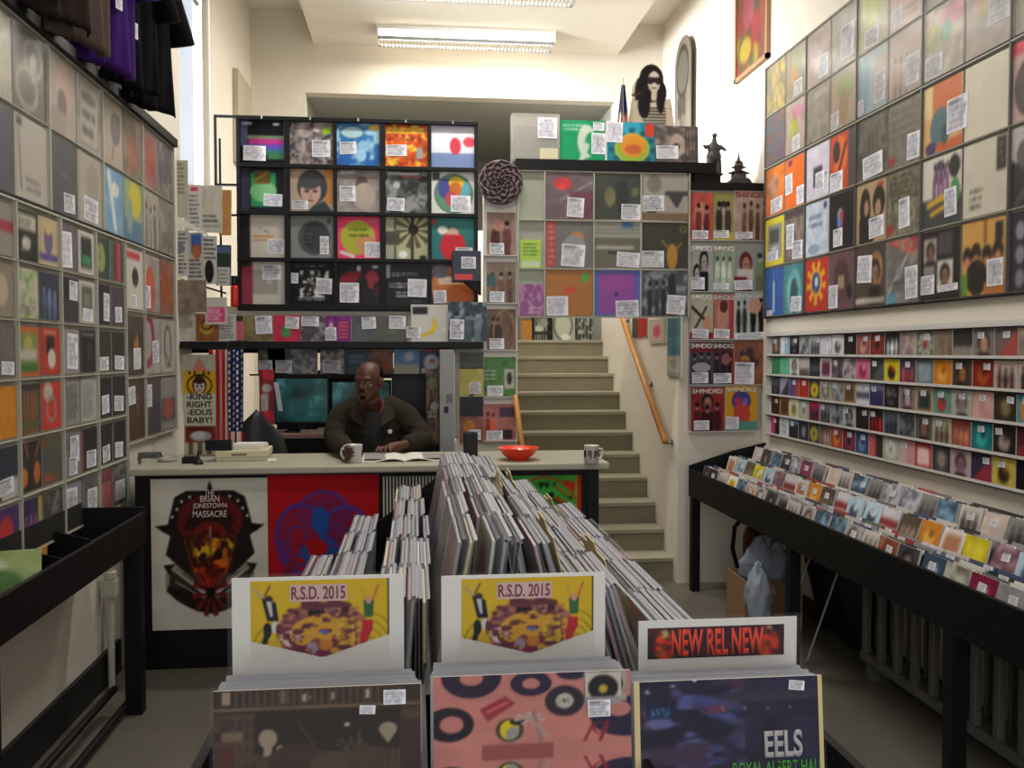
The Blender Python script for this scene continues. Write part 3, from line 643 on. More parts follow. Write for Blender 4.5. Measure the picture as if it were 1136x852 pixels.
RTAG = {(0,0):[(.1,.0,.3,.12)],(0,1):[(.36,.04,.5,.3)],(0,3):[(0,.02,.36,.42)],(0,4):[(.05,.4,.5,.46)],(0,5):[(.6,.05,.36,.5)],(0,6):[(0,.08,.36,.28),(.46,.1,.5,.1)],(0,7):[(.58,.1,.34,.36)],
        (1,0):[(.1,.1,.6,.2)],(1,1):[(.1,.25,.36,.5),(.4,.02,.5,.36)],(1,3):[(.16,.06,.36,.32)],(1,4):[(.46,.06,.5,.34)],(1,5):[(.38,.1,.32,.46)],(1,6):[(.6,.1,.3,.4)],(1,7):[],
        (2,0):[(.3,.04,.6,.3)],(2,1):[(.02,.3,.36,.4),(.6,.02,.36,.36)],(2,2):[(.42,.14,.36,.34),(.78,.06,.2,.4)],(2,3):[(0,.0,.5,.34)],(2,4):[(.22,.02,.66,.36)],(2,5):[(.58,.05,.36,.4)],(2,6):[(.62,.2,.5,.48)],
        (3,1):[(.36,.02,.36,.3)],(3,3):[(0,.02,.32,.3)],(3,4):[(.56,.1,.36,.5),(0,.04,.2,.24)],(3,5):[(.5,.1,.4,.46)],(3,6):[(.02,.02,.46,.32)],(3,7):[(.5,.3,.46,.36)],
        (4,2):[(.5,.06,.4,.4)],(4,3):[(.36,.1,.5,.6)],(4,4):[(.2,.02,.5,.3)],(4,1):[(.4,.04,.4,.3)],(4,5):[(.1,.05,.3,.3)]}
rz = [1.840, 2.174, 2.508, 2.852, 3.186]
rowr = ['bottom', 'second lowest', 'middle', 'second highest', 'highest']
mt = mat('pocket_backing', 'a39b8d', .6)
PSEAM = mat('pale_seam', 'a8a696', .5)
# hanging pocket panels (two stacked), one top-level thing each
def pocket_panel(label, xw, sgn, ys, zs, hazy, colw, edge_every=2, seam=BLACK, hemd=(0,)):
    """sgn = +1 panel faces +X (left wall), -1 faces -X (right wall)"""
    t = thing('pocket_panel', label, 'pocket panel', (xw+sgn*.002, (ys[0]+ys[-1])/2, zs[0]))
    cy = (ys[0]+ys[-1])/2; L = abs(ys[0]-ys[-1])/2; H = zs[-1]-zs[0]
    a, b = sorted((0, sgn*.004)); part('backing', MB().box(a, b, -L, L, 0, H), mt, t)
    a, b = sorted((sgn*.0205, sgn*.0215)); part('clear_front', MB().box(a, b, -L, L, 0, H), hazy, t)
    a, b = sorted((sgn*.004, sgn*.024))
    for i, y in enumerate(ys):
        wd = .005 if (i % edge_every == 0) else .002
        part('seam', MB().box(a, b, y-cy-wd, y-cy+wd, 0, H), seam if i % edge_every == 0 else hazy, t)
    for i, z in enumerate(zs):
        wd = .004 if i in (0, len(zs)-1) else .0015
        part('hem', MB().box(a, b, -L, L, z-zs[0]-wd, z-zs[0]+wd), BLACK if i in hemd else PSEAM, t)
    return t
yR = [5.945-.3175*i for i in range(11)]
pocket_panel('hazy clear pocket panel of records, upper half of the right wall', XR, -1, yR, [2.842, 3.176, 3.512], CLEARH, .3175, seam=mat('grey_seam', '55524c', .5))
pocket_panel('clear pocket panel of records, lower half of the right wall display', XR, -1, yR, [1.828, 2.165, 2.499, 2.836], CLEARL, .3175, seam=mat('grey_seam', '4a4844', .5))
for r in range(5):
    for c in range(10):
        y = (yR[c]+yR[c+1])/2
        if r == 4 and c > 5 or r == 3 and c > 7 or c == 9 and r > 2: continue
        cd = RLP[r][c] if c < len(RLP[r]) else 'P:777'
        card('record_sleeve', cd, .304, .312, .006, (XR-.008, y, rz[r]), -PI/2, f'{rowr[r]} row on right wall, {O_(c)} from stairs', 'sleeve', 'record', 'records in the right wall pockets', n=34, tags=RTAG.get((r, c), ()))

# ------------------------------------------------------------------ right wall: CD rack, five rails of CDs facing out
CDR = [
 'F:6a6058,2a2624,b09a88|S:cfd8dc,8ab0c0|X:1a1a1e,d0d0d0|N:a8acae,4a4c50|G:b0b4b8,2a2a2e|T:d4d4dc,b8a8b8|K:d6d6de,5a5458,c8c8cc|P:16161a|K:8a4a48,c08a80,4a2a2a|R:5a1f20,a83a30,200c0c|G:1c1c20,d8d8d8|N:8a7470,b0a09a|R:5c6a58,c8c8c0,a02c30|N:8a7868,6a5a4c|L:2e3030,8a8278|F:7a7470,3a1c1c,c09a80|D:6a5f58,a05048|T:8a7a70,b8a898',
 'P:2c7a4c|P:5fae8a|F:cfd4d0,4a4a4a,a88a7a|L:b8b0ac,5a5450|B:2a2c34,4a4c58|O:d0c8cc,6a2c48|N:4a3c48,a8a0a8|N:c0b4b8,6a5a60|K:c85f8a,8a2a4c,d8a0b8|D:2a302c,4a504a|K:d4c020,1c1a18,c83028|G:3a3444,c04a50|O:5a6a70,8a98a0|K:c07a20,e0a040,8a4a18|F:4a3428,1f1512,a07048|K:7a2418,a84a20,401010|G:c0aca0,3a2424|G:b8a8a0,281e22',
 'X:24242c,a0a0b0|D:8a90a0,3a3444|S:4a4a80,9a3a48|P:a83020|C:3a3048,c8b820,a03030|C:a49c8c,7a7264,c8c0b0|N:9a9e9c,5a5c60|O:a88a58,5a4632|B:c8ccd4,4a4c58|T:2e2f5a,8a8ab8|X:121216,e0e0e0|F:8a707c,2c2630,c0a8b0|O:a89068,2c3630|K:5a8a7a,a83a30,2a4a48|F:a8a49c,4a4440,8a8078|P:c0948c|F:2e2a1e,4a4030,8a7a5c|O:3c8a98,c07a38',
 'P:3a2418|O:8a6430,4a3420|K:c8c0a8,7a8a4a,a04a30|C:8ab088,b8a0a0,4a6a5a|G:b02c58,1c1a20|G:7a8088,2c3036|N:8a9298,2e3238|F:b0b0b4,1c1c20,8a8a8e|P:201a1c|G:100e10,c01c24|G:5a6474,20242c|N:30343c,7a8088|F:5a5a54,3a1418,8a6a58|G:b0a488,4a3a30|G:8a4438,c07a60|K:1c6a70,3aa0a0,0c2a30|K:1c1818,9a8a84,3a2c2c|L:4a1a20,7a3038',
 'S:c02870,201820|X:c8ccd0,4a5058|T:1c242c,5a98a8|F:242830,3a3c44,8a8c94|C:2e3040,b0a030,4a4c60|G:6a5448,a09080|K:a84030,d08030,401a18|R:4a2030,b03a5a,200c14|K:2c4a70,6a8ab0,1c2c44|S:c05a58,3c2a30|C:a0a898,c8ccc0,8a9484|S:b8a8a0,c08a88|O:b02830,e0c0b8|F:3c3a3c,6a6460,9a8a80|F:b0989c,3a2c34,8a6870|D:2c2e44,8a3040|K:c0ac48,2a2418,8a4a20|P:0f1016',
]
rk = thing('cd_wall_rack', 'white wall rack with five narrow rails of CDs on the right wall', 'CD rack', (XR, 4.55, 1.05))
part('backing', MB().box(-.006, 0, -1.32, 1.30, -.01, .68), mat('rack_white', 'c6c3bc', .5), rk)
for k in range(6):
    part('rail', MB().box(-.036, -.006, -1.32, 1.30, .131*k-.008, .131*k-.003).box(-.036, -.033, -1.32, 1.30, .131*k-.008, .131*k+.010), mat('rack_white'), rk)
part('side_post', MB().box(-.036, -.0, 1.30, 1.315, -.01, .68), mat('rack_white'), rk)
for r in range(5):
    codes = CDR[r].split('|')
    for c, cd in enumerate(codes):
        y = 5.80-.1455*c; z = 1.05+.131*(4-r)-.003
        tg = [(.1+.5*random.random(), .68, .3, .22)] if random.random() < .5 else []
        card('compact_disc', cd, .138, .122, .009, (XR-.012, y-.073, z+.001), -PI/2, f'{["top","second","third","fourth","lowest"][r]} rail, {O_(c)} from stairs', 'CD', 'CD', 'CDs facing out on the right wall rack', n=13, tags=tg)

# ------------------------------------------------------------------ left wall: LP pockets (upper), 7 inch pockets, lower LPs
yL = [5.775-.3175*i for i in range(9)]
pocket_panel('hazy clear pocket panel of records high on the left wall', XL, 1, yL, [2.172, 2.508, 2.846], mat('left_pocket_plastic', 'd6cfc2', .2, alpha=.06), .3175, seam=PSEAM)
trim = solo('picture_rail', MB().box(0, .05, -1.7, 1.15, -.02, .03), BLACKW, 'dark wooden rail above the left record pockets', 'rail', (XL, 4.62, 2.87), bev=.003)
LHI = ['dark cover with a figure|4a4650;N 7a7068 7','red brown cover|8a6058;e 50 50 26 40 a0443c;n 18','brown cover with an orange shape|7a6650;e 50 60 24 30 9a5a3a;n 18',
 'beige cover with a grey tree drawing|a89a88;e 66 40 24 26 6a6460;l 60 50 50 90 5 6a6058;e 80 24 10 10 5a5450','pale cover with a dark frame of letters|b0a698;o 50 50 46 48 7 4a4642;r 8 2 92 98 8a8478;r 14 8 86 92 a8a094;s 22 14 80 86 4a4642 20',
 'pinkish beige cover with a face|a8988a;e 60 40 30 34 b89c8c;e 50 60 16 20 6a5a54;r 0 70 60 100 9a8c80','dark grey cover with pale swirls|5f5a54;o 60 30 30 26 8 a09688;o 40 70 34 28 8 9a9082;e 60 40 10 20 b0a698;n 14','cream cover|a8a090;n 14']
LLO = ['grey brown cover|6a625a;N 8a8074 6','beige cover with grey figures|9a9084;G 10 90 3 6a6660;n 14','yellow green and blue cover|8a9a70;e 60 30 34 30 c0b428;r 0 66 100 100 3a6a8a;e 30 60 16 30 7a9a90',
 'sky blue cover with a white diver|6a98b8;l 30 10 60 90 16 c8ccc4;e 60 30 20 12 d0d0c8;n 10','beige cover with a vase drawing|a89e90;e 60 40 26 30 988e80;s 16 66 80 92 7a7268','dark blue grey cover|3c4448;l 20 40 80 52 1.5 7a8084;n 10',
 'off white cover with long handwriting|b4aca0;l 12 20 18 90 4 6a6660;r 6 4 22 14 3a3836;s 30 70 80 92 6a6660','dark blue cover|3a4252;n 18']
for c in range(8):
    y = (yL[c]+yL[c+1])/2
    tg = {5: [(.5,.04,.4,.26)], 4: [(.2,.04,.6,.34)]}.get(c, [])
    card('record_sleeve', LHI[c], .304, .312, .006, (XL+.008, y, 2.518), PI/2, f'top row of left wall, {O_(c)} from counter', 'sleeve', 'record', 'records high on the left wall', n=34)
    card('record_sleeve', LLO[c], .304, .312, .006, (XL+.008, y, 2.184), PI/2, f'second row of left wall, {O_(c)} from counter', 'sleeve', 'record', 'records high on the left wall', n=34, tags=tg)
y7 = [4.815-.212*i for i in range(9)]
L7 = ['teal and red striped sleeve|3f4a44;r 0 0 16 100 2c6a60;r 50 0 76 100 b03a40;r 26 0 46 100 7a3434;n 10|dark green sleeve|3c4038;e 40 50 30 36 8a945c;r 0 0 14 100 4a4a44;n 14|white framed dark photo sleeve|c0bcb0;r 16 12 84 88 2c302c;r 24 56 76 76 3a8a5c;r 24 80 76 84 6a8a74|lilac grey sleeve|6a6068;n 14|cream sleeve with a lilac figure|b8a884;e 50 46 22 32 6a5a80;e 50 22 16 14 c8b068;r 4 76 96 90 5a4a8a|black sleeve with cream title and white flower|242422;r 4 8 96 40 b8b4a0;s 14 16 86 34 4a4a40;e 50 66 20 14 c0beb0;l 30 80 70 60 5 a8a698|grey and red sleeve|8a847c;r 0 34 100 54 9a3038|pale sleeve|a0988c',
 'dark purple sleeve|4a3c48;n 14|black sleeve|24222a;n 10|white framed photo sleeve|b8b4a8;r 16 12 84 86 5a5a50;r 30 30 70 60 7a7a6c|split dark sleeve|3a3840;r 0 0 44 50 1c1c24;n 8|navy sleeve with a band|30384a;G 10 90 3 5a6880;n 10|cream sleeve with green leaves|b8b4a0;N 7a9a5c 6;s 10 74 90 92 6a5a54|beige sleeve|8a7c6c;e 50 50 24 30 b0a08c|pale sleeve|a0988c',
 'dark sleeve with a faint figure|2c2826;n 14|brown black sleeve|352e2c;n 12|black sleeve with a pale head|1e1f22;r 10 6 90 14 6a6c70;e 56 50 14 22 3a3c40|grey white sleeve|8a8684;n 10|red sleeve with a black and white figure|b03420;r 30 18 70 56 201c1c;e 56 66 20 22 c8c4b8;r 16 6 80 12 d8a088|orange framed sleeve|c0602c;r 12 12 88 84 6a8a50;e 50 36 20 18 b0a050;r 8 46 90 66 b8b0a4;r 8 76 92 92 3a6a2c|grey sleeve|6c645c;n 14|pale sleeve|a0988c',
 'black sleeve|1c1c22;n 8|blue black sleeve|1c2028;n 8|pale written sleeve|a8a6a0;s 14 10 86 90 6a6a66|grey sleeve with notes|8e8a88;s 20 10 90 90 4a4a4c|orange red sleeve with a ring|c03424;e 34 20 24 20 b0a898;o 50 56 26 30 8 8a8680;n 6|brown sleeve with organ pipes|5a4434;w 6 94 5 8a5a34;r 0 76 100 88 4a5a34;r 0 0 100 14 34302c|orange sleeve|c8801c;n 8|pale sleeve|a0988c',
 'black sleeve|18181c;n 8|black sleeve|1c1c20;n 8|black sleeve with a red edge|1a181a;r 0 0 8 100 a83a44;n 6|grey sleeve with slips|7a7674;s 10 10 60 40 3a3a3c|brown framed crowd sleeve|6a4a38;N 4a5a4a 6;r 8 30 92 80 4a4c48;e 30 86 24 8 a04030|black sleeve with orange flames|1f1a18;e 20 70 18 20 c07028;e 80 66 16 24 b85c2c;l 26 0 44 40 8 a84438;l 96 0 70 34 7 b05a48;e 50 50 14 30 14100e|dark blue sleeve with white|1c2238;r 30 60 100 100 b8b4ac|pale sleeve|a0988c',
 'grey sleeve|5a5654;N 8a8680 6|pink and red figure sleeve|8a4a50;G 10 90 2 b05a60;n 10|grey slip covered sleeve|6a6866;s 20 4 80 90 3a3838|white slip sleeve|8a8890;n 6|dark photo sleeve|3c3a38;N 7a7670 7|purple sleeve with small figures|3a2450;G 16 80 3 7a4a7a;r 82 0 100 100 a89c48|purple and red sleeve|4a2868;e 46 46 30 30 b82c34;e 60 80 14 10 2a1a40|pale sleeve|a0988c']
L7T = {(0,3):[(.1,.05,.6,.8)],(1,0):[(.3,.1,.5,.4)],(1,1):[(.5,.1,.4,.7)],(1,2):[(.2,.05,.6,.3)],(1,3):[(.5,.5,.46,.44)],(2,0):[(.2,.02,.7,.36)],(2,1):[(.2,.02,.6,.34)],(2,3):[(.3,.1,.6,.8)],
       (3,0):[(.1,.1,.7,.4)],(3,1):[(.3,.1,.5,.46)],(4,0):[(.1,.05,.6,.4)],(4,1):[(.3,.05,.5,.4)],(4,2):[(.3,.05,.6,.4)],(4,3):[(.4,.3,.5,.6),(.3,.02,.46,.4)],(5,0):[(.1,.1,.7,.5)],(5,3):[(.1,.1,.6,.8)],(5,2):[(.3,.2,.6,.5)],(4,6):[(.1,.1,.7,.3)],(2,6):[(.4,.05,.5,.25)]}
zs7 = [.828, 1.05, 1.272, 1.494, 1.716, 1.938, 2.162]
pocket_panel('clear pocket panel of singles on the left wall above the empty black rack', XL, 1, y7, zs7, CLEARL, .212, seam=PSEAM, hemd=())
for r in range(6):
    L = L7[r].split('|'); L = [L[2*i]+'|'+L[2*i+1] for i in range(8)]
    for c in range(7):
        y = (y7[c]+y7[c+1])/2; z = zs7[5-r]
        card('single_sleeve', L[c], .198, .190, .005, (XL+.008, y, z+.012), PI/2, f'{["top","second","third","fourth","fifth","sixth"][r]} row of left wall, {O_(c)} from counter', 'single', 'record', 'seven inch singles in the left wall pockets', n=22, tags=L7T.get((r, c), ()))
LL = [['copper brown cover|8a5a44;e 40 50 24 36 a04a30;n 18','pale cover with a salmon figure|9a9088;e 40 60 30 40 b8553c;n 14','white cover with a red title and black hole|bdb8ac;r 8 4 84 16 b03038;e 56 46 18 16 2a2826'],
      ['white cover with a black outline figure|a8a49c;o 50 50 26 40 5 3a3634;l 30 60 70 90 4 3a3634','white cover with a magenta swoosh|a09c98;o 20 40 44 50 16 8a2444;n 8','dark brown cover with an orange figure|3c342e;e 56 50 14 28 a8702c;N 4a4238 6'],
      ['grey cover with red flowers|8a8480;r 0 40 100 84 4a4440;e 50 60 36 20 a03a38','brown violet cover|4c3c40;v 3a3040;r 8 8 20 90 5a4a44','dark brown cover with dots|4a3428;e 60 30 3 4 b0a498;e 60 44 3 4 b0a498;e 60 58 3 3 b0a498']]
pocket_panel('clear pocket panel of large records on the left wall nearest the counter', XL, 1, [5.775, 5.4575, 5.14, 4.8225], [1.12, 1.46, 1.812, 2.164], CLEARL, .3175, seam=PSEAM, hemd=())
for r in range(3):
    for c in range(3):
        y = 5.775-.3175*(c+.5)
        card('record_sleeve', LL[r][c], .304, .312, .006, (XL+.008, y, [1.826, 1.475, 1.135][r]), PI/2, f'{["upper","middle","lower"][r]} row, left wall beside the counter', 'sleeve', 'record', 'large records on the left wall beside the counter', n=30,
             tags={(0,2):[(.3,.04,.3,.2)],(0,1):[(.0,.05,.4,.4)],(1,2):[(.4,.1,.4,.36)],(1,1):[(.5,.2,.4,.4)],(2,1):[(.1,.5,.3,.4)],(2,2):[(.1,.6,.36,.3)]}.get((r, c), ()))
# wooden bar under the nearest pockets
solo('wooden_batten', MB().box(0, .03, -.35, .5, 0, .04), WOOD, 'pale wooden batten under the nearest pockets on the left wall', 'batten', (XL, 3.25, .79), bev=.003)

# ------------------------------------------------------------------ panel of records hanging over the stairs
HP = [[None, 'grey violet cover with a red patch|6a5a60;e 36 24 20 14 c83c3c;l 30 60 98 20 4 8a8288;r 50 40 100 100 6a3c50;n 16', 'dark green grey cover with figures|3c423c;e 34 50 12 22 6a6848;e 60 50 14 40 2c3230;e 88 40 8 10 6a6a48;n 12', 'pale cover with a dark bridge|a09a90;r 50 36 100 46 3c3c40;p 56 46 90 46 76 74 3a3a40;e 26 20 16 20 7a766c;r 0 84 100 100 7a5f4c;r 10 70 30 84 504840'],
      [None, 'grey cover with an orange cap and red spine|6e6a6a;r 0 0 20 100 a84848;s 4 4 18 96 d09a90 12;e 66 36 16 14 c07848;e 60 60 26 30 8a8a8c', 'grey landscape cover with cars|68645a;r 0 0 100 34 9a968a;h 6 30 3 7a7c78;r 4 52 86 60 a8a49a;r 60 0 84 12 3a6a9a;r 30 64 90 70 3c3a34', 'dark cover with a golden figure|3a3834;e 66 74 12 28 b08434;l 60 60 44 40 4 9a7830;l 74 60 86 44 4 9a7830;o 90 14 8 8 3 7a7a38'],
      [None, 'orange brown cover with a red star|a86c38;e 52 44 12 8 c84838;l 40 30 70 50 2 b85c3c;e 84 16 9 12 5a9a48;l 0 30 50 34 2 a06034', 'magenta and blue panel cover|5664ac;r 10 8 90 96 8a4a9c;e 50 30 34 20 9a4a98;e 48 52 5 5 3a3064', 'dark blue grey crowd cover|4a5058;N 8a929a 8;G 10 70 4 2e343c;e 66 40 9 36 22262c']]
hx0 = [.690, 1.172, 1.502, 1.832]; hz = [1.842, 2.165, 2.488]
hp = thing('hanging_pocket_panel', 'clear pocket panel of records hanging over the staircase', 'pocket panel', (1.26, 6.0, 1.83))
part('clear_front', MB().box(-.572, .578, -.016, -.015, 0, .975), mat('grey_green_pocket', 'c9c9b4', .2, alpha=.02), hp)
part('clear_back', MB().box(-.572, .578, .006, .007, 0, .975), mat('pocket_back_film', 'a9ad9a', .4, alpha=.7), hp)
hpx = [atY(q, 270, 6.0)[0] for q in (575, 604, 658.5, 710.5, 764)]
for x in hpx: part('seam', MB().box(x-1.26-.004, x-1.26+.004, -.017, .007, 0, .975), mat('pale_seam', 'a8a696', .5), hp)
for z in (0, .323, .646, .972): part('hem', MB().box(-.572, .578, -.017, .007, z-.003, z+.003), mat('pale_seam'), hp)
HT = {(0,1):[(.44,.04,.36,.42)],(0,2):[(.58,.0,.42,.34)],(0,3):[(0,.2,.48,.34)],(1,1):[(.32,.02,.5,.48)],(1,2):[(.48,.02,.5,.32)],(1,3):[(0,.02,.48,.36)],(2,1):[(.02,.0,.46,.42)],(2,2):[(.48,-.02,.5,.36)],(2,3):[(.54,.04,.4,.42)]}
for r in range(3):
    for c in (1, 2, 3):
        xx = (hpx[c]+hpx[c+1])/2
        card('record_sleeve', HP[r][c], .316, .306, .006, (xx, 5.998, hz[2-r]), 0, f'{["top","middle","bottom"][r]} row over the stairs', 'sleeve', 'record', 'records hanging over the staircase', n=40, tags=HT[(r, c)])
x, z, w, h = boxY(577, 266, 600, 297, 6.0)
card('ticket', 'lime green ticket|a8cc50;s 12 10 88 60 5a7a30 12;r 8 76 92 96 c0ccb0', w, h, .003, (x, 5.998, z), 0, 'in the hanging pockets', 'card', 'ticket', None, n=24, label='lime green ticket card in the hanging pockets over the stairs')
x, z, w, h = boxY(574, 317, 603, 352, 6.0)
card('flyer', 'mauve flyer|8a4c80;N b078a8 6;l 20 20 80 80 3 4a2848;s 46 70 96 94 c8b0c4', w, h, .003, (x, 5.998, z+.01), 0, 'in the hanging pockets', 'card', 'flyer', None, n=24, label='mauve printed flyer at the bottom left of the hanging pockets')

# ------------------------------------------------------------------ magazines
def magazine(px0, py0, px1, py1, Y, spec, label, title=None, tcol=INKW, tg=(), group='magazines on the right hand panel', wfix=None):
    x, z, w, h = boxY(px0, py0, px1, py1, Y)
    o = card('magazine', 'm|'+spec, w, h, .004, (x, Y, z), 0, '', '', 'magazine', group, n=34, tags=tg, label=label)
    if title: lettering(title, w*.92, h*.11, tcol, o, 0, -.0045, h*.86, bold=.02)
    return o
MG = [
 (765,214,791,266,0,'a85048;e 50 50 34 30 b07860;G 20 90 2 6a2c34;n 14','magazine with pink faces on the right panel, top row left',None,[(.1,.02,.7,.18)]),
 (790,214,815,266,1,'8a8a50;e 50 44 30 26 2a2826;e 50 50 16 20 a09080;G 10 90 2 3a3430;r 0 84 100 100 b0a040','magazine with two dark haired men, top row middle of the panel',None,[(.06,.04,.7,.16)]),
 (814,212,853,266,0,'a08c80;G 20 96 4 6a4c40;n 10','wide magazine with four standing figures, top row right of the panel','SHINDIG!',[(.04,.02,.5,.14)]),
 (765,272,791,323,0,'9a9c98;F 60 36 24 a09890 1e1c1e;F 30 62 20 a09890 1e1c1e;n 8','grey magazine with three curly heads, second row left of the panel','SHINDIG!',[(.04,.04,.6,.26)]),
 (790,272,815,323,1,'8a9a80;G 8 92 3 b8c0b0;n 8','pale green magazine with three figures, second row middle of the panel','SHINDIG!',[(.04,.04,.7,.14)]),
 (814,270,850,323,0,'8a8c88;F 36 44 24 a07868 5a1c20;G 60 100 1 7a8a68;r 10 54 60 76 c0bcb4;r 0 70 40 100 7a1c28','grey magazine with a red hatted man, second row right of the panel',None,[(.02,.03,.56,.2)]),
 (765,326,791,376,0,'a8a290;l 10 30 90 70 8 2c2820;l 20 80 70 30 7 3a2c24;e 76 70 18 20 b88a68;r 0 86 100 100 7a2430','cream magazine with tangled dark figures, third row left of the panel','SHINDIG!',[(.1,.02,.7,.2)]),
 (790,326,815,376,1,'a8685c;e 46 50 26 36 b88470;e 50 28 18 14 5a2c1c;r 76 10 100 100 a03c48','rose magazine with a reclining red haired woman, third row middle','SHINDIG!',[(.06,.02,.7,.2)]),
 (814,324,852,376,0,'b0b4ac;G 4 40 2 2a2a28 20;G 44 92 2 1c1c1c 14;e 60 30 20 16 c0907c','pale magazine with standing men in black, third row right of the panel','SHINDIG!',[(.04,.0,.9,.14)]),
 (765,380,791,426,0,'4a4448;G 4 96 3 2a2830;e 50 60 40 12 9a989c;r 0 0 100 24 6a2434','dark magazine with a band portrait, fourth row left of the panel','SHINDIG!',[(.1,.02,.7,.26)]),
 (790,380,815,426,1,'4a2834;G 4 96 3 201c22;e 60 40 20 14 8a5a58;r 84 0 100 100 8a2034','plum magazine with a band portrait, fourth row middle of the panel','SHINDIG!',[(.06,.02,.8,.24)]),
 (814,378,850,426,0,'8a5a44;e 46 40 34 26 3c3038;e 34 46 14 12 b07a38;N 7a4c3c 6;n 14','brown magazine with a painted crowd, fourth row right of the panel',None,[(.02,.0,.6,.5)]),
 (766,430,803,478,0,'8a2c2c;F 50 36 22 a07060 241818;G 4 96 3 5a1c20 40;n 10','red magazine with three men, lowest row left of the panel','SHINDIG!',[(.1,.02,.46,.22)]),
 (804,428,840,477,0,'c89428;e 50 34 30 24 4a3c7a;e 52 64 26 26 b8443c;r 0 80 100 100 5a8a80;e 40 36 10 10 b03a4a;e 62 36 8 8 7a6aa8','yellow magazine with a purple and red monster, lowest row right','SHINDIG!',[(.02,.02,.4,.28)]),
]
mp = thing('magazine_display', 'grey panel with clear ledges carrying magazines beside the stairs', 'display panel', (2.13, 6.02, 1.04))
part('panel', MB().box(-.265, .258, -.006, 0, .02, 1.66), mat('panel_grey', '9c9a92', .6), mp)
for y_ in (266, 323, 376, 427, 479):
    z = atY(765, y_, 6.0)[1]-1.04
    part('ledge', MB().box(-.265, .258 if y_ < 470 else .2, -.03, -.006, z-.004, z), mat('rack_white'), mp)
for i, a in enumerate(MG):
    magazine(*a[:4], 6.006-.005*(1-a[4])-.002*(i % 3)*0, a[5], a[6], a[7], INKW if i not in (2,) else INKR, a[8])
PM = [(540,236,572,283,'8c7468;G 10 90 2 5a3430;e 40 30 20 14 a87a70;n 12','magazine with long haired faces on the pillar, highest'),
 (540,291,572,336,'7a6a5a;G 6 94 3 6a4a3c;r 0 30 30 60 3c5a5a;n 16','magazine with a small group on the pillar, second down'),
 (540,343,572,388,'6a5040;G 0 60 1 3a2c24;o 60 60 40 60 6 8a6c4c;n 16','brown magazine with a man by an arch on the pillar, third down'),
 (537,396,572,440,'4c7a3c;N 3a5a34 6;r 64 30 96 80 b0ac9c;e 80 54 8 16 2c2824;s 4 30 40 60 c8c8bc','green magazine with a small picture on the lower pillar'),
 (536,448,572,489,'a86a62;G 6 40 2 b84838;r 50 10 96 36 4a3448;r 46 70 90 96 3a2a34;n 10','salmon magazine with a dark lettered box on the lower pillar')]
pp = thing('magazine_column', 'narrow column of white magazine pockets on the pillar by the stairs', 'display panel', (.57, 6.03, .9))
part('panel', MB().box(-.11, .115, -.006, 0, .1, 1.68), mat('rack_white'), pp)
for y_ in (283, 336, 388, 440, 489):
    z = atY(555, y_, 6.0)[1]-.9
    part('ledge', MB().box(-.11, .115, -.03, -.006, z-.005, z), mat('rack_white'), pp)
for i, a in enumerate(PM):
    magazine(*a[:4], 6.018, a[4], a[5], None, INKW, [(.1,.02,.5,.26)], 'magazines on the pillar')
LP2 = [(510,391,536,409,'4a5048;n 14','dark green leaflet at the top of the lower pillar panel'),(510,408,536,440,'b8ac58;n 10;r 40 70 60 100 5a5648','yellow leaflet on the lower pillar panel'),
 (510,440,536,462,'2c3034;n 10','black leaflet on the lower pillar panel'),(510,462,536,491,'8a5a50;e 40 40 24 26 b87838;n 14','orange and pink leaflet on the lower pillar panel')]
pb2 = solo('leaflet_board', MB().box(-.1, .09, -.006, 0, 0, .62), mat('panel_grey'), 'narrow grey leaflet board on the pillar above the counter', 'board', (.37, 6.03, 1.03))
for i, (a0, b0, a1, b1, sp, lb) in enumerate(LP2):
    magazine(a0, b0, a1, b1, 6.022, sp, lb, None, INKW, [(.4,.1,.5,.4)] if i in (1, 3) else [], 'leaflets on the lower pillar')
# small pictures on the staircase wall
for (a0, b0, a1, b1, sp, lb) in [(703,352,719,374,'a8242c;r 0 0 40 100 4a4a44;n 8','small red and dark picture high on the stair wall'),(722,354,739,381,'b0a898;r 14 10 86 90 c8a8a0;e 50 50 24 26 c05a60','small framed pink picture on the stair wall'),
     (742,352,757,394,'3c7080;h 0 100 2 4a8090;n 12','blue picture strip on the stair wall'),(742,394,757,418,'8a8c80;r 10 10 90 80 a8a89c;s 20 20 80 60 6a6a60','grey picture strip below the blue one on the stair wall')]:
    ya, zt = atX(a0, b0, 1.8); yb, zb = atX(a1, b1, 1.8); yc = (ya+yb)/2; ztop = atX((a0+a1)/2, b0, 1.8)[1]; zbot = atX((a0+a1)/2, b1, 1.8)[1]
    solo('wall_picture', art_mesh(sp, abs(ya-yb), ztop-zbot, .012, 18, 20, ART, 4), None, lb, 'picture', (1.8, yc, zbot), -PI/2)

# ------------------------------------------------------------------ left rack (empty black browser along the left wall)
lr = thing('empty_record_rack', 'long empty black record rack along the left wall', 'rack', (-1.345, 2.6, 0))
FX = .145   # front board inner x
part('front_board', MB().box(FX-.018, FX, -1.9, 1.56, .742, .885), BLACKW, lr, bev=.002)
part('back_board', MB().box(-.14, -.125, -1.9, 1.56, .742, .93), BLACKW, lr)
part('end_board', MB().box(-.14, FX, 1.56, 1.578, .742, .905), BLACKW, lr)
part('bottom_board', MB().box(-.125, FX-.018, -1.9, 1.56, .742, .756), BLACKW, lr)
for y in (-1.2, -.85, -.5, -.15, .2, .55, .9, 1.23): part('divider', MB().prism([(-.125, .756), (FX-.018, .756), (FX-.018, .80), (-.125, .87)], y, y+.008), BLACKW, lr)
for y in (-1.6, 0.1, 1.50): part('leg', MB().box(FX-.07, FX, y-.03, y+.03, 0, .742), BLACKW, lr)
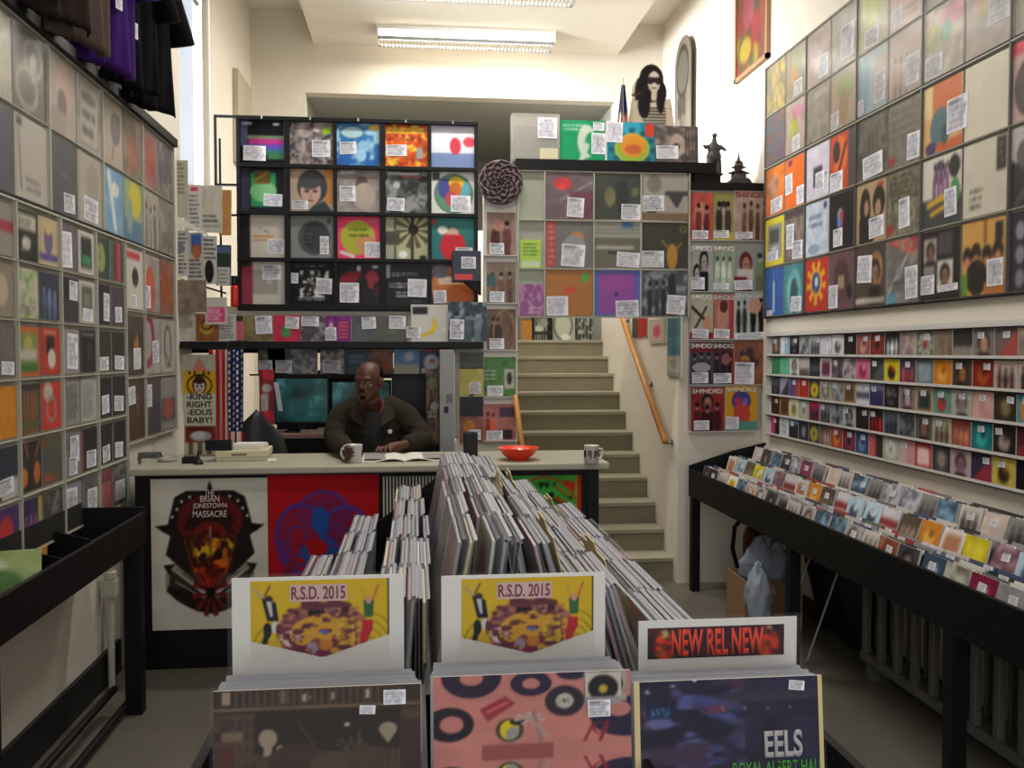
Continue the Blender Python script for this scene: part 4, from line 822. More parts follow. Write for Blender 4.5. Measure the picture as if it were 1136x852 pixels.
part('stretcher', MB().tube([(.02, -1.9, .11), (.02, 1.5, .11)], .016, 10).tube([(.08, -1.9, .05), (.08, 1.5, .05)], .016, 10), BLACK, lr)
card('record_sleeve', 'green figured sleeve|8a9a5c;e 40 40 30 34 b8b8a0;e 60 60 24 30 4a6a30;r 0 80 100 100 c0bca8;n 20', .30, .20, .006, (-1.36, 3.02, .757), .25, '', '', 'record', None, n=30, tilt=-.25, label='green and cream record sleeve leaning in the left rack at the photo edge')
rv = thing('heating_pipe', 'white heating pipe with a valve rising by the left wall before the counter', 'pipe', (-1.44, 4.42, 0))
part('pipe', MB().tube([(0, 0, 0), (0, 0, .62)], .016, 12), mat('pipe_white', 'b9b5a6', .5), rv)
part('valve', MB().box(-.03, .03, -.03, .03, .44, .52).tube([(0, 0, .52), (0, 0, .56)], .03, 12), mat('pipe_white'), rv, bev=.006)

# ------------------------------------------------------------------ right rack with CDs
RX = 1.83
rr = thing('cd_rack_table', 'long black rack table full of CDs under the right wall', 'rack', (RX, 3.9, 0))
part('front_board', MB().box(0, .018, -1.9, 1.96, .632, .812), BLACKW, rr, bev=.002)
part('end_board', MB().prism([(0, .632), (.53, .632), (.53, .985), (.30, .93), (0, .835)], 1.96, 1.978), BLACKW, rr)
part('bottom_board', MB().box(.018, .53, -1.9, 1.96, .632, .65), BLACKW, rr)
tiers = [(.03, .725), (.20, .790), (.37, .85)]
for x, z in tiers: part('tier', MB().box(x, x+.165, -1.9, 1.955, z-.012, z), BLACKW, rr)
for i, y in enumerate((-1.0, .35, 1.92)):
    part('leg', MB().box(.0, .055, y-.028, y+.028, 0, .632), BLACKW, rr)
    part('leg', MB().box(.47, .525, y-.028, y+.028, 0, .632), BLACKW, rr)
cdcodes = ['F:4a4648,1c1a1c,9a8078','O:c8c4bc,8a8a88','N:b8b8c0,5a5c68','K:c88030,e0b050,8a5020','G:8a8684,3a3638','N:6a4a58,b08a90','O:1c1c20,5a5a60','C:d0c030,a8a020,d8d080','N:3a4a5c,8ab0c8','P:8a8a8c','F:b0a8a4,4a3c38,c0a090','O:dcd8d0,b0785a',
 'K:7a1c3c,c06a88,d8d0d0','P:2c2c30','G:c8c0b8,5a4c48','D:c04820,6a2418','N:a84a6a,5a3040','O:b8c0c8,6a8aa0','X:2a2a2e,b0b0b4','K:b0c8d8,3a4a58,e8e8e8','N:7a3c2c,b0765c','B:c8c8cc,8a3030','P:c8b8ac','F:2c2c34,101014,8a7c78','O:f0f0ec,c8a020','G:5a4a3c,8a7a64','N:44506a,a0a8b8','R:c8c8c0,8a3a4a,30303a']
cd_mesh = {}
JW, JH, JT = .142, .122, .0095
spines = ['c9c7c4','8a8a8c','2c2c30','a03838','b8b4ae','3c4a6a','d0ccc4','6a6a60','c0b8b0','4a3a3c']
spine_mats = [mat(f'spine_{cname(s)}_{i}', s, .35, coat=.5) for i, s in enumerate(spines)]
JEWEL = mat('jewel_case_plastic', 'c9cbd0', .12, alpha=.35)
blank = []
for i in range(len(spines)):
    blank.append(MB().box(-JW/2, JW/2, -JT, 0, 0, JH).mesh('case', spine_mats[i]))
rowlab = ['front row', 'middle row', 'back row']
cnt = 0
for r, (tx, tz) in enumerate(tiers):
    for c in range(22):
        y = 5.775-.152*c-.004*r
        cd = cdcodes[(c*5+r*11+c*c) % len(cdcodes)]
        if r == 0: cd = {20: 'P:8a8a8c', 21: 'D:c04820,6a2418', 19: 'K:7a1c3c,c06a88,d8d0d0', 18: 'N:b8b8a8,6a6458', 17: 'K:3a4a5c,8ab0c8,c8c8d0', 8: 'O:8a8a88,3a3a3c', 5: 'O:c8c4c4,c87a30'}.get(c, cd)
        if r == 1 and c in (17,): cd = 'O:c8b820,e0d040'
        lean = .30 + random.uniform(-.08, .08); x0 = RX+tx+.016+random.uniform(0, .012)
        tg = [(.3+.3*random.random(), .55, .3, .24)] if random.random() < .35 else []
        card('compact_disc', cd, JW, JH, JT, (x0, y-.076, tz+.0015), -PI/2, f'facing out in the {rowlab[r]} of the rack table, {O_(c)} from the far end', 'CD', 'CD', 'CDs facing out in the rack table', n=12, tags=tg, tilt=-lean,
             label=f'{expand(cd)[1].replace("cover","CD")}, {rowlab[r]} of table, {O_(c)} from far end')
        nb = (3 if r == 0 else 2) if c > 1 else 2
        for k in range(nb if cnt < 170 else 0):
            o = link('compact_disc', blank[random.randrange(len(blank))], None, (x0+.022+.030*k+random.uniform(0, .008), y-.076+random.uniform(-.004, .004), tz+.0015+.004*k), (-lean+random.uniform(-.05, .05), 0, -PI/2))
            tag(o, f'upright CD case behind the {O_(c)} facing CD, {rowlab[r]} of rack table', 'CD', 'CD cases standing in the rack table')
            if cnt % 2 == 0: 
                q = link('paper_tab', label_mesh(.05, .018, k), o, (random.uniform(-.04, .04), -JT-.0006, JH-.02), (0, 0, 0))
            cnt += 1

# ------------------------------------------------------------------ under the right table
rd = thing('metal_radiator', 'grey metal slatted radiator standing under the CD rack table', 'radiator', (2.24, 3.15, 0))
RM = mat('radiator_grey', '5c5b56', .55, .1, noise=.15)
part('top_rail', MB().box(-.06, .06, -1.35, 1.05, .46, .52), RM, rd, bev=.01)
part('bottom_rail', MB().box(-.06, .06, -1.35, 1.05, .08, .13), RM, rd, bev=.01)
for k in range(17):
    y = -1.3+.144*k
    part('bar', MB().box(-.062, -.03, y-.018, y+.018, .13, .46).box(.03, .06, y+.054-.014, y+.054+.014, .13, .46), RM, rd, bev=.004)
for y in (-1.25, .98): part('foot', MB().box(-.05, .05, y-.02, y+.02, 0, .08), RM, rd)
bx_ = thing('cardboard_box', 'open brown cardboard box under the far end of the CD table', 'box', (2.03, 5.05, 0))
part('box_wall', MB().box(-.17, .17, -.15, -.143, 0, .30).box(-.17, .17, .143, .15, 0, .30).box(-.17, -.163, -.143, .143, 0, .30).box(.163, .17, -.143, .143, 0, .30).box(-.163, .163, -.143, .143, 0, .01), CARDB, bx_)
part('flap', MB().prismx([(-.15, .30), (-.145, .30), (-.24, .24), (-.245, .24)], -.17, -.02), CARDB, bx_)
def crumple(cx, cy, cz, rx, ry, rz, seed, seg=26, rings=16):
    rng = random.Random(seed); ph = [rng.uniform(0, 6) for _ in range(8)]
    mb = MB(); vs = []
    for i in range(rings+1):
        a = PI*i/rings
        for k in range(seg):
            t = 2*PI*k/seg
            f = 1+.16*math.sin(5*t+ph[0]+3*a)+.12*math.sin(9*t+ph[1])*math.sin(4*a+ph[2])+.10*math.sin(13*a+ph[3]+2*t)
            vs.append((cx+rx*f*math.sin(a)*math.cos(t), cy+ry*f*math.sin(a)*math.sin(t), cz+rz*math.cos(a)*(1+.25*math.sin(4*t+ph[4])*max(0, math.cos(a)))))
    fs = [(i*seg+k, (i+1)*seg+k, (i+1)*seg+(k+1)%seg, i*seg+(k+1)%seg) for i in range(rings) for k in range(seg)]
    return mb.add(vs, fs)
BAG = mat('thin_plastic_bag', 'b9c6d8', .3, alpha=.55)
solo('plastic_bags', crumple(0, 0, 0, .13, .11, .16, 3), BAG, 'crumpled translucent bluish plastic bags stuffed in the cardboard box', 'plastic bag', (2.03, 5.05, .33), smooth=True)
solo('plastic_bag', crumple(0, 0, 0, .07, .06, .16, 9), BAG, 'thin clear plastic bag hanging over the front of the box', 'plastic bag', (1.90, 4.80, .24), smooth=True)
fe = thing('fire_extinguisher', 'dark red fire extinguisher standing behind the cardboard box', 'fire extinguisher', (2.19, 5.6, 0))
part('cylinder', MB().lathe([(.0,0),(.075,.01),(.08,.05),(.08,.40),(.06,.46),(.03,.49),(.02,.52)], (0,0,0), 24), mat('extinguisher_red', '5c1010', .4), fe, smooth=True)
part('valve', MB().box(-.03, .03, -.03, .03, .52, .55).box(-.015, .10, -.012, .012, .55, .57), BLACKP, fe)
part('hose', MB().tube([(.0, -.03, .54), (-.09, -.06, .56), (-.16, -.06, .48), (-.17, -.05, .34), (-.13, -.04, .2)], .014, 10), BLACKP, fe, smooth=True)
for i, (y, lab) in enumerate(((4.72, 'black folded display stand leaning under the CD table beside the box'), (4.39, 'black folded display stand leaning under the table next to the radiator'))):
    fs_ = thing('folded_stand', lab, 'stand', (2.2, y, 0))
    part('frame', MB().tube([(.12, -.16, .015), (-.02, -.16, .55), (-.02, .16, .55), (.12, .16, .015)], .013, 8), BLACKP, fs_, smooth=True)
    part('strut', MB().tube([(-.2, 0, .015), (-.03, 0, .5)], .006, 8), GREYM, fs_)
    part('panel', MB().prism([(.10, .06), (.11, .06), (-.0, .50), (-.01, .50)], -.14, .14), BLACKP, fs_)

# ------------------------------------------------------------------ central record browser
ck = thing('record_browser', 'black central record browser rack full of sleeved records', 'rack', (.16, 2.4, 0))
OX, OY = .16, 2.4
def cb(x0, x1, y0, y1, z0, z1): return MB().box(x0-OX, x1-OX, y0-OY, y1-OY, z0, z1)
part('cabinet', cb(-.40, .74, 1.75, 3.60, .0, .42), BLACKW, ck)
part('front_cabinet', cb(-.36, .74, 1.22, 1.745, .0, .74), BLACKW, ck)
part('front_tray_side', cb(-.362, -.345, 1.2, 1.75, .70, .93), BLACKW, ck)
part('front_tray_side', cb(.735, .752, 1.2, 1.75, .70, .90), BLACKW, ck)
for x in (.008, .36): part('front_divider', cb(x, x+.010, 1.25, 1.75, .74, .95), BLACKW, ck)
# tiers (x0, x1, top height of the records, lean, rows used)
TI = [('low left tier', -.445, -.345, .80, -.08, (3, 4)), ('middle left tier', -.275, -.165, .955, -.07, (1, 2, 3, 4)), ('high left tier', -.10, .02, 1.07, -.05, (0, 1, 2, 3, 4)),
      ('left side of the ridge', .042, .185, 1.195, -.13, (0, 1, 2, 3, 4)), ('right side of the ridge', .255, .375, 1.185, .22, (0, 1, 2, 3, 4)),
      ('middle right tier', .43, .545, 1.085, .30, (0, 1, 2, 3, 4)), ('low right tier', .625, .735, .985, .30, (0, 1, 2, 3, 4))]
Y0 = [1.93, 2.262, 2.594, 2.926, 3.26]
for nm, x0, x1, zt, ln, ks in TI:
    part('tier_shelf', cb(x0-.02, x1+.03, 1.76, 3.60, zt-.355, zt-.335), BLACKW, ck)
    part('tier_riser', cb(x0-.025, x0-.012, 1.76, 3.60, zt-.45, zt-.27), BLACKW, ck)
pts = [(-.50, .42), (-.50, .66), (.09, 1.10), (.30, 1.12), (.74, .80), (.74, .42)]
part('end_panel', MB().prism([(x-OX, z) for x, z in pts], 3.60-OY, 3.618-OY), BLACKW, ck)
RW, RH = .318, .318
edges = [mat('record_edge_'+n, c, .4, coat=.3) for n, c in (('white','c8c6c4'),('grey','8e8e92'),('cream','c4b892'),('pink','a87880'),('dark','2b2b30'),('pale_blue','9aa2ac'),('silver','b4b6ba'),('rose','b89a98'))]
def rec_mesh(k):      # a record sleeve seen edge-on, faces +-X, length along Y
    return MB().box(-.0032, .0032, -RW/2+.006, RW/2-.006, .002, RH-.008).mesh('sleeve', edges[k])
recs = [rec_mesh(k) for k in range(len(edges))]
sl = MB().box(-.0052, -.0046, -RW/2, RW/2, 0, RH).box(.0046, .0052, -RW/2, RW/2, 0, RH).box(-.0052, .0052, RW/2-.0008, RW/2, 0, RH)
sl.add([(.0046, -RW/2, RH-.001), (.0046, RW/2, RH-.001), (.0125, RW/2-.006, RH+.001), (.0125, -RW/2+.006, RH+.001), (.0046, -RW/2, RH), (.0046, RW/2, RH), (.0125, RW/2-.006, RH+.002), (.0125, -RW/2+.006, RH+.002)],
       [(0,1,2,3),(4,7,6,5),(0,4,5,1),(1,5,6,2),(2,6,7,3),(3,7,4,0)])
sleeve_me = sl.mesh('clear_sleeve', MILKY); sleeve_clear = sl.mesh('clear_sleeve', CLEAR2)
facecodes = ['N:8a7074,b09a98','P:a87a80','K:c06a70,d8b0a0,6a3038','N:b8a890,6a6a60','O:b8bcc0,8a8a90','G:c8c0bc,7a4a58','C:c8c8a0,a05048,e0e0d8','N:3c3c48,7a7a88']
tot = 0
for ti, (nm, x0, x1, zt, ln, ks) in enumerate(TI):
    for kk in ks:
        n = 9 if ti in (3, 4, 5) else 8
        yc = Y0[kk]+RW/2
        pos = {0: 'frontmost', 1: 'second', 2: 'third', 3: 'fourth', 4: 'rearmost'}[kk]
        for i in range(n):
            if ti in (3, 4) and kk < 3 and i in (3, 4): continue
            f = i/(n-1); x = x0+(x1-x0)*f + random.uniform(-.002, .002)
            lean = ln + random.uniform(-.04, .04) + ((f-.5)*.10)
            # leaning: rotate about Y through the base; +lean tips the top towards -X here
            z = zt-RH*math.cos(lean)+random.uniform(-.006, .004)
            xb = x + math.sin(lean)*RH*.5*(0)
            o = link('record_sleeve', recs[random.choice([0,1,1,2,3,4,5,6,6,7])], None, (xb, yc+random.uniform(-.006, .006), z), (0, -lean, 0))
            tag(o, f'record in a clear sleeve, edge-on, {pos} compartment, {nm} of browser', 'record', f'records in the {pos} compartment, {nm}')
            face = i == 0 or (i == n-1 and ti >= 4) or (i == 5 and ti in (3, 4) and kk < 3)
            part('clear_sleeve', sleeve_clear if face else sleeve_me, None, o)
            if face:
                sp, ds = expand(facecodes[(ti*3+kk*2+i) % len(facecodes)])
                fm = art_mesh(sp, RW-.012, RH-.014, .0006, 16, 16, ARTG, tot+400)
                part('cover_print', fm, None, o, loc=(-.0033, 0, .003), rot=(0, 0, -PI/2))
            tot += 1
# thin cream divider cards with taller tabs
for (x, z, y, ln) in ((.385, 1.205, 3.0, .22), (.555, 1.115, 3.05, .3), (.56, 1.115, 2.35, .3), (.39, 1.20, 2.2, .24), (.715, 1.0, 2.62, .34), (.235, 1.21, 2.9, -.1)):
    dm = MB().box(-.0015, .0015, -.16, .16, 0, .31).box(-.0015, .0015, -.06, .06, .31, .335)
    o = solo('divider_card', dm, mat('cream_divider', 'c9b57e', .6), 'cream divider card standing up between the sleeved records of the browser', 'divider card', (x, y, z-.33), 0, 'cream divider cards in the browser', rot=(0, -ln, 0))

# ------------------------------------------------------------------ front row: three stacks facing the viewer
def frontstack(xc, drop, zt_front, zt_head, hx_, nm, nmid=7):
    y_f, y_h = 1.37, 1.615
    for i in range(nmid):
        f = (i+1)/(nmid+1); y = y_f+.012+(y_h-y_f-.03)*f; z = zt_front-.010-drop*f
        me = MB().box(-.156, .156, -.003, .001, 0, .30).mesh('sleeve', edges[[6, 0, 1, 0, 6, 5, 0][i % 7]])
        o = link('record_sleeve', me, None, (xc+(hx_-xc)*f+random.uniform(-.003, .003), y, z-.30+random.uniform(-.002, .002)), (-.10, 0, 0))
        tag(o, f'pale sleeved record packed behind the front record of the {nm} stack', 'record', f'records packed in the {nm} front stack')
        part('clear_sleeve', MB().box(-.161, .161, -.0045, -.0038, 0, .308).box(-.161, .161, .0018, .0024, 0, .308), MILKY, o)
frontstack(-.150, .045, 1.076, 1.205, -.170, 'left'); frontstack(.184, .045, 1.085, 1.198, .196, 'centre'); frontstack(.504, .055, 1.064, 1.118, .561, 'right')
HR = 150
FL = ('3a2c26;n 14 9;N 4a3a30 12;r 0 0 100 22 352922;r 4 2 8 18 8a7a68;r 32 2 36 18 6a5a4c;e 44 12 2.5 5 a09078;e 57 11 2 5 8a7a68;r 73 4 76 16 a89a88;r 20 4 21 20 5a4c40;r 62 2 63 20 5a4a3e;r 82 2 83 20 5a4a3e;r 12 4 16 14 241c1a;r 48 2 54 16 2a211d;'
      'r 0 22 100 27 5c4c40;w 10 92 24 4a3c34;r 0 27 100 29 2a201c;l 0 24 100 23 1 7a6a58;r 20 30 90 80 2a2420;e 26 62 4.5 12 8a7c6a;r 24 68 28 84 8a7c6a;e 32 76 2 5 a09078;e 84 56 4.5 9 8a7c6a;p 80 60 88 60 84 74 8a7c6a;'
      'r 4 52 14 64 6a5c4c;r 2 70 10 96 4a2a26;e 64 48 1.5 2.5 b0a088;b 66 72 8 7 4a4034;r 92 54 96 70 7a6c5c;r 90 44 100 100 3a2a28;l 70 56 70 90 1 5a4c3e;l 40 40 52 90 1 4a3e34;e 40 90 14 20 3c2f2a;e 56 96 10 14 4a3c34;e 74 92 10 16 44352e')
FC = ('b07068;n 6 5;e 19 2 15 27 241a2c;e 19 3 6 10 b07068;e 49 13 10.5 16 241c34;e 49 13 4.5 7 b07068;e 70 0 8 10 241c34;e 8 62 12 22 1c1620;e 9 62 6 11 b07068;e 66 37 10 20 26232a;e 66 37 4.6 10 a8a498;e 66 37 1 2 3a3430;s 63 33 69 41 4a4640 3;'
      'e 98 60 19 26 241c38;e 94 50 6 10 b07068;p 23 44 36 28 41 38 27 60 8a2c34;l 27 48 37 36 2 b86a60;e 38 72 7 15 c8b020;e 40 78 4 10 8a8a80;o 38 72 7 15 2 3a3420;e 42 62 4 4 1c1a18;'
      'b 48 58 8 7 a89c90;l 50 48 54 90 2 8a6a64;l 46 52 58 84 1.5 9a8a84;l 88 66 84 90 2 7a2430;o 84 74 4 8 1.5 7a2430;l 76 90 80 70 1.5 7a2430;r 76 0 98 40 9a9088;e 87 18 9 16 181414;e 87 18 3 6 b0983c;r 76 22 98 30 8a8078;r 24 90 60 100 8a4a48')
FR = ('28284a;v 3a3a58;N 3a4a80 6;e 22 46 26 34 4a4c82;e 22 60 18 26 585a88;e 42 30 12 20 38406e;N 3c2c44 9;r 0 0 6 100 4a3848;e 44 40 6 6 5a3048;r 6 26 22 50 14274c;s 9 29 20 48 5a8a9a 3;e 9 13 3 4.5 9a9aa2;e 9 13 1.4 2.4 2c2c48;e 20 7 1.5 2 a8b4c4;r 58 0 100 100 26243c;N 1c1b2e 7;e 72 24 30 8 302c3c;'
      'e 32 1 1.2 1.6 c8ccd4;l 46 37 47 41 .8 8a8a98;l 58 38 59 42 .8 8a8a98;l 70 40 71 43 .8 8a8a98;l 82 39 83 43 .8 8a8a98')
o = card('record_sleeve', 'x|@.38 '+FL, .314, .314, .004, (-.150, 1.37, .769), 0, '', '', 'record', None, n=HR, m=ARTM, tilt=-.10, label='record with a dark brown stage photo and price tags, front left of the browser',
         tags=[])
part('clear_sleeve', MB().box(-.161, .161, -.0062, -.0055, -.002, .320), CLEAR, o)
part('price_label', label_mesh(.034, .022, 1), None, o, loc=(.117, -.0066, .285))
part('price_label', label_mesh(.024, .013, 2), None, o, loc=(.075, -.0066, .272), rot=(0, .05, 0))
o = card('record_sleeve', 'x|@.38 '+FC, .314, .314, .004, (.184, 1.37, .778), 0, '', '', 'record', None, n=HR, m=ARTM, tilt=-.10, label='pink record sleeve with black vinyl discs, front centre of the browser')
part('clear_sleeve', MB().box(-.161, .161, -.0062, -.0055, -.002, .320), CLEAR, o)
part('price_label', label_mesh(.036, .026, 3), None, o, loc=(.105, -.0066, .244))
part('ticket', art_mesh('b4aca2;e 50 46 42 40 161214;e 50 50 12 14 b09a3c;r 0 74 100 100 8a8484', .058, .05, .001, 24, 20, LABELM, 5), None, o, loc=(.112, -.0064, .262))
o = card('record_sleeve', 'x|@.38 '+FR, .314, .314, .004, (.504, 1.37, .757), 0, '', '', 'record', None, n=HR, m=ARTM, tilt=-.10, label='dark blue live album sleeve in a pale frame, front right of the browser')
part('clear_sleeve', MB().box(-.161, .161, -.0062, -.0055, -.002, .320), CLEAR, o)
part('pale_border', MB().box(-.157, -.148, -.0048, -.0042, .0, .314).box(.150, .157, -.0048, -.0042, .0, .314), mat('cream_divider'), o)
lettering('EELS', .064, .043, mat('grey_ink', 'a8a4a4', .6), o, .088, -.0068, .187, bold=.03)
lettering('ROYAL ALBERT HALL', .152, .022, INKG, o, .078, -.0068, .160, bold=.01)
part('price_label', label_mesh(.026, .015, 4), None, o, loc=(.112, -.0066, .293), rot=(0, .1, 0))
HD = ('c4a41c;o 50 150 150 150 3 a08a14;p 0 0 0 76 4 78 52 100 100 72 100 0 c0a01e;%s;e 52 70 34 42 94604c;e 52 62 26 26 8a5a4c;p 26 90 52 100 78 84 74 60 40 66 6a2440;'
      'e 47 44 6 11 1c1416;e 47 56 5 11 b86a30;e 50 60 3 3 c03018;r 42 66 56 92 7a4034;e 52 70 4 5 3a5ca0;e 66 38 5 9 3a1c18;e 62 40 3 6 a08a7c;p 60 56 74 56 76 86 62 90 c0a02c;e 54 84 5 8 b06a28;e 44 88 4 8 8a7a8c;e 69 70 4 14 a8842c;'
      'l 3 10 9 24 2 9a8c88;l 14 6 10 20 1.5 6a4a3a;p 8 22 18 28 20 52 12 52 141522;e 13 24 3 5 2a2024;p 11 26 15 26 16 46 14 46 b8b0ac;e 18 60 3.5 8 c0bcb0;e 12 64 3 10 14151f;l 12 70 7 92 3.5 14151f;l 20 66 21 92 2 8a7a2a;e 17 88 5 14 b8932a;l 18 96 22 96 3 14151f;'
      'b 29 74 8 9 cfc0b8;e 29 74 6.5 12 c8b4b0;s 25 66 34 82 9a4a5c 5;M 52 64 34 40 12 5a2a34;M 56 70 28 26 15 b8892c;p 81 28 89 28 88 50 82 50 2c5a34;e 85 28 2 5 c08878;p 81 54 88 54 88 66 82 84 78 84 a8202a;l 79 10 83 28 1.5 b08a3c;l 92 8 88 28 1.5 b05a3c;l 78 84 75 92 2 c89a4a;r 99 0 100 76 28300f')
HD = HD % ';'.join(f'o {c} 96 {r} {int(r*2.6)} 1.7 8f7812' for c, r in ((16, 8), (16, 12), (16, 16), (86, 8), (86, 12), (86, 16), (86, 20)))
def header(xc, zt, nm, w=.202, x_off=0.0):
    t = thing('header_card', f'white header card reading R.S.D. 2015 on the {nm} record stack', 'header card', (xc, 1.615, zt-.30), group=None)
    part('card', MB().box(-.150, .150, -.003, 0, 0, .296), CARD, t)
    img = art_mesh(HD, .242, .138, .0008, 150, 70, ARTM, 11)
    # cut the picture to its pentagon outline
    bm = bmesh.new(); bm.from_mesh(img)
    kill = []
    for f in bm.faces:
        c = f.calc_center_median(); zc = .138-c.z; xx = (c.x+.121)/.242*100
        lim = 76+ (100-76)*xx/52 if xx < 52 else 72+(100-72)*(100-xx)/48
        if zc/.138*100 > lim+1: kill.append(f)
    bmesh.ops.delete(bm, geom=kill, context='FACES'); bm.to_mesh(img); bm.free()
    part('picture', img, None, t, loc=(.003+x_off, -.0034, .152))
    part('title_panel', MB().box(-.05, .05, -.0052, -.0044, .252, .282), mat('title_pink', 'b99f9a', .6), t)
    lettering('R.S.D. 2015', .094, .023, INKR, t, 0.0, -.0054, .256, bold=.015)
    part('clear_sleeve', MB().box(-.158, .158, -.0088, -.0082, -.004, .302).box(-.158, .158, .001, .0016, -.004, .302), CLEAR, t)
    return t
header(-.171, 1.206, 'left'); header(.196, 1.200, 'centre', x_off=.004)
t = thing('header_card', 'white header card with red block letters on the right record stack', 'header card', (.561, 1.615, .806))
part('card', MB().box(-.152, .152, -.003, 0, 0, .296), CARD, t)
NEW = ('241f26;n 20 9;r 0 0 3 100 1c181c;e 12 60 7 50 c8381c;e 12 20 3 14 a8a060;r 8 0 10 100 d8401c;l 12 50 8 96 2 7a5a1c;l 12 50 16 96 2 6a2a14;e 88 60 8 50 c8381c;e 88 16 3 15 c09060;l 88 50 84 96 2 6a4a1c;l 88 50 92 96 2 6a2a14;N 4a2028 14')
part('picture', art_mesh(NEW, .262, .058, .0008, 90, 20, ARTM, 12), None, t, loc=(-.004, -.0034, .225))
lettering('NEW REL', .108, .05, INKO, t, -.036, -.0046, .229, bold=.03)
lettering('NEW', .062, .05, INKO, t, .056, -.0046, .229, bold=.03)
part('clear_sleeve', MB().box(-.160, .160, -.0088, -.0082, -.004, .302).box(-.160, .160, .001, .0016, -.004, .302), CLEAR, t)

# ------------------------------------------------------------------ things on the counter
def onZ(x, y, Z=1.022):
    r = ray(x, y); t = (Z-EYE)/r[2]; return (t*r[0], t*r[1])
MUGW = mat('mug_white', 'c9c6be', .3, coat=.4)
def mug(px, py, label, band):
    x, y = onZ(px, py)
    t = thing('mug', label, 'mug', (x, y, CZ))
    part('cup', MB().lathe([(.0,.0),(.033,.0),(.037,.004),(.038,.09),(.0395,.094),(.035,.094),(.034,.01),(0,.008)], (0,0,0), 32), MUGW, t, smooth=True)
    part('handle', MB().tube([(.036*math.cos(.6), -.036*math.sin(.6)*-1, .075), (.062, .03, .07), (.066, .032, .045), (.055, .026, .022), (.034, .018, .02)], .006, 10), MUGW, t, smooth=True)
    pr_ = MB()
    for k in range(10):
        a = -2.9+.27*k
        if k % 3 != 2: pr_.tube([(.0385*math.cos(a), .0385*math.sin(a), .03+.01*(k % 2)), (.0388*math.cos(a), .0388*math.sin(a), .07)], .0035, 6)
    part('print', pr_, mat('mug_print', band, .4), t)
    return t, x, y
mug(656, 514, 'white mug with dark print at the right end of the counter', '2a2420')
hm, MX, MY = mug(394, 513, 'white mug held in the seated man hand on the counter', '6a6058')
hm.rotation_euler = (0, 0, 2.6)
bx0, by0 = onZ(575, 510)
bw = solo('bowl', MB().lathe([(0,0),(.05,0),(.052,.006),(.085,.03),(.108,.062),(.112,.066),(.106,.066),(.082,.036),(.05,.012),(0,.010)], (0,0,0), 36), mat('orange_plastic', 'e8380c', .3, coat=.3), 'bright orange plastic bowl on the counter in front of the stairs', 'bowl', (bx0, by0, CZ), smooth=True)
for i, (dx, dy, dz, rx_) in enumerate([(-.05,0,.045,.3),(-.02,.02,.05,.9),(.02,-.015,.045,1.6),(.05,.01,.05,.2),(0,-.03,.04,2.2)]):
    solo('wrapped_sweet', MB().ell((0,0,0), (.018,.012,.011), 12, 8).prism([(-.03,-.008),(-.014,0),(-.03,.008)], -.002, .002).prism([(.03,-.008),(.014,0),(.03,.008)], -.002, .002), mat('sweet_wrap_'+'ab'[i % 2], ['d8c8b8','c86a50'][i % 2], .3),
         'small wrapped sweet lying in the orange bowl', 'sweet', (bx0+dx, by0+dy, CZ+dz), rx_, group='wrapped sweets in the orange bowl', smooth=True)
# open newspaper
nx0, ny0 = onZ(448, 509)
npz = thing('newspaper', 'open newspaper lying on the counter under the man hands', 'newspaper', (nx0, ny0+.02, CZ), .05)
def page(sgn):
    mb = MB(); vs = []; n = 12
    for i in range(n+1):
        u = i/n; x = sgn*u*.235; z = .004+.016*math.sin(PI*min(1, u*1.6))*(1-u*.6)
        vs += [(x, -.15, z), (x, .15, z), (x, -.15, z-.003), (x, .15, z-.003)]
    fs = []
    for i in range(n):
        a = 4*i; fs += [(a, a+4, a+5, a+1), (a+2, a+3, a+7, a+6), (a, a+2, a+6, a+4), (a+1, a+5, a+7, a+3)]
    return mb.add(vs, fs+[(0, 1, 3, 2), (4*n, 4*n+2, 4*n+3, 4*n+1)])
for s in (-1, 1):
    p = part('page', page(s), PAPER, npz, smooth=False)
    cm = MB()
    for k in range(9): cm.box(min(s*.03, s*.21), max(s*.03, s*.21), -.13+.03*k, -.115+.03*k, .0, .001)
    for v in range(1): pass
    q = part('columns', MB().box(*(sorted((s*.10, s*.21))), -.12, .10, .0135, .0142), mat('newsprint', '8d8b86', .9, noise=.4, nscale=60), npz)
# boxes and bits at the left end
def cbox(px0, py0, px1, py1, Y, dep, m, name, label, cat, bev=.003):
    x, z, w, h = boxY(px0, py0, px1, py1, Y)
    return solo(name, MB().box(-w/2, w/2, 0, dep, 0, h), m, label, cat, (x, Y, z), bev=bev)
CREAM = mat('cream_card', 'b8b093', .6, noise=.08)
x, z, w, h = boxY(240, 500, 296, 514, 4.86)
rb = thing('flat_box', 'flat cream cardboard box lying on the counter below the flag', 'box', (x, 4.86, CZ), .05)
part('box_base', MB().box(-w/2, w/2, 0, .24, 0, .032), CREAM, rb, bev=.003)
part('lid', MB().box(-w/2-.004, w/2+.004, -.004, .244, .022, .056), mat('cream_card_lid', 'c6bf9e', .6, noise=.08), rb, bev=.003)
part('print', MB().box(-w*.2, w*.1, -.0052, -.004, .03, .042), mat('brown_print', '7a6a48', .7), rb)
x, z, w, h = boxY(259, 494, 288, 500, 4.95)
solo('leaflet_pile', MB().box(-w/2-.02, w/2+.02, 0, .15, 0, .022).box(-w/2, w/2+.015, .01, .14, .022, .028), PAPER, 'pile of white printed leaflets on top of the flat cream box', 'leaflets', (x, 4.90, CZ+.057), -.08)
x, z, w, h = boxY(231, 490, 260, 502, 4.87)
solo('card_reader', MB().prismx([(0, 0), (.05, 0), (.03, h), (.0, h)], -w/2, w/2), BLACKP, 'small black display box standing on the flat cream box', 'box', (x-.015, 4.865, CZ+.057), bev=.003)
x, y = onZ(206, 514)
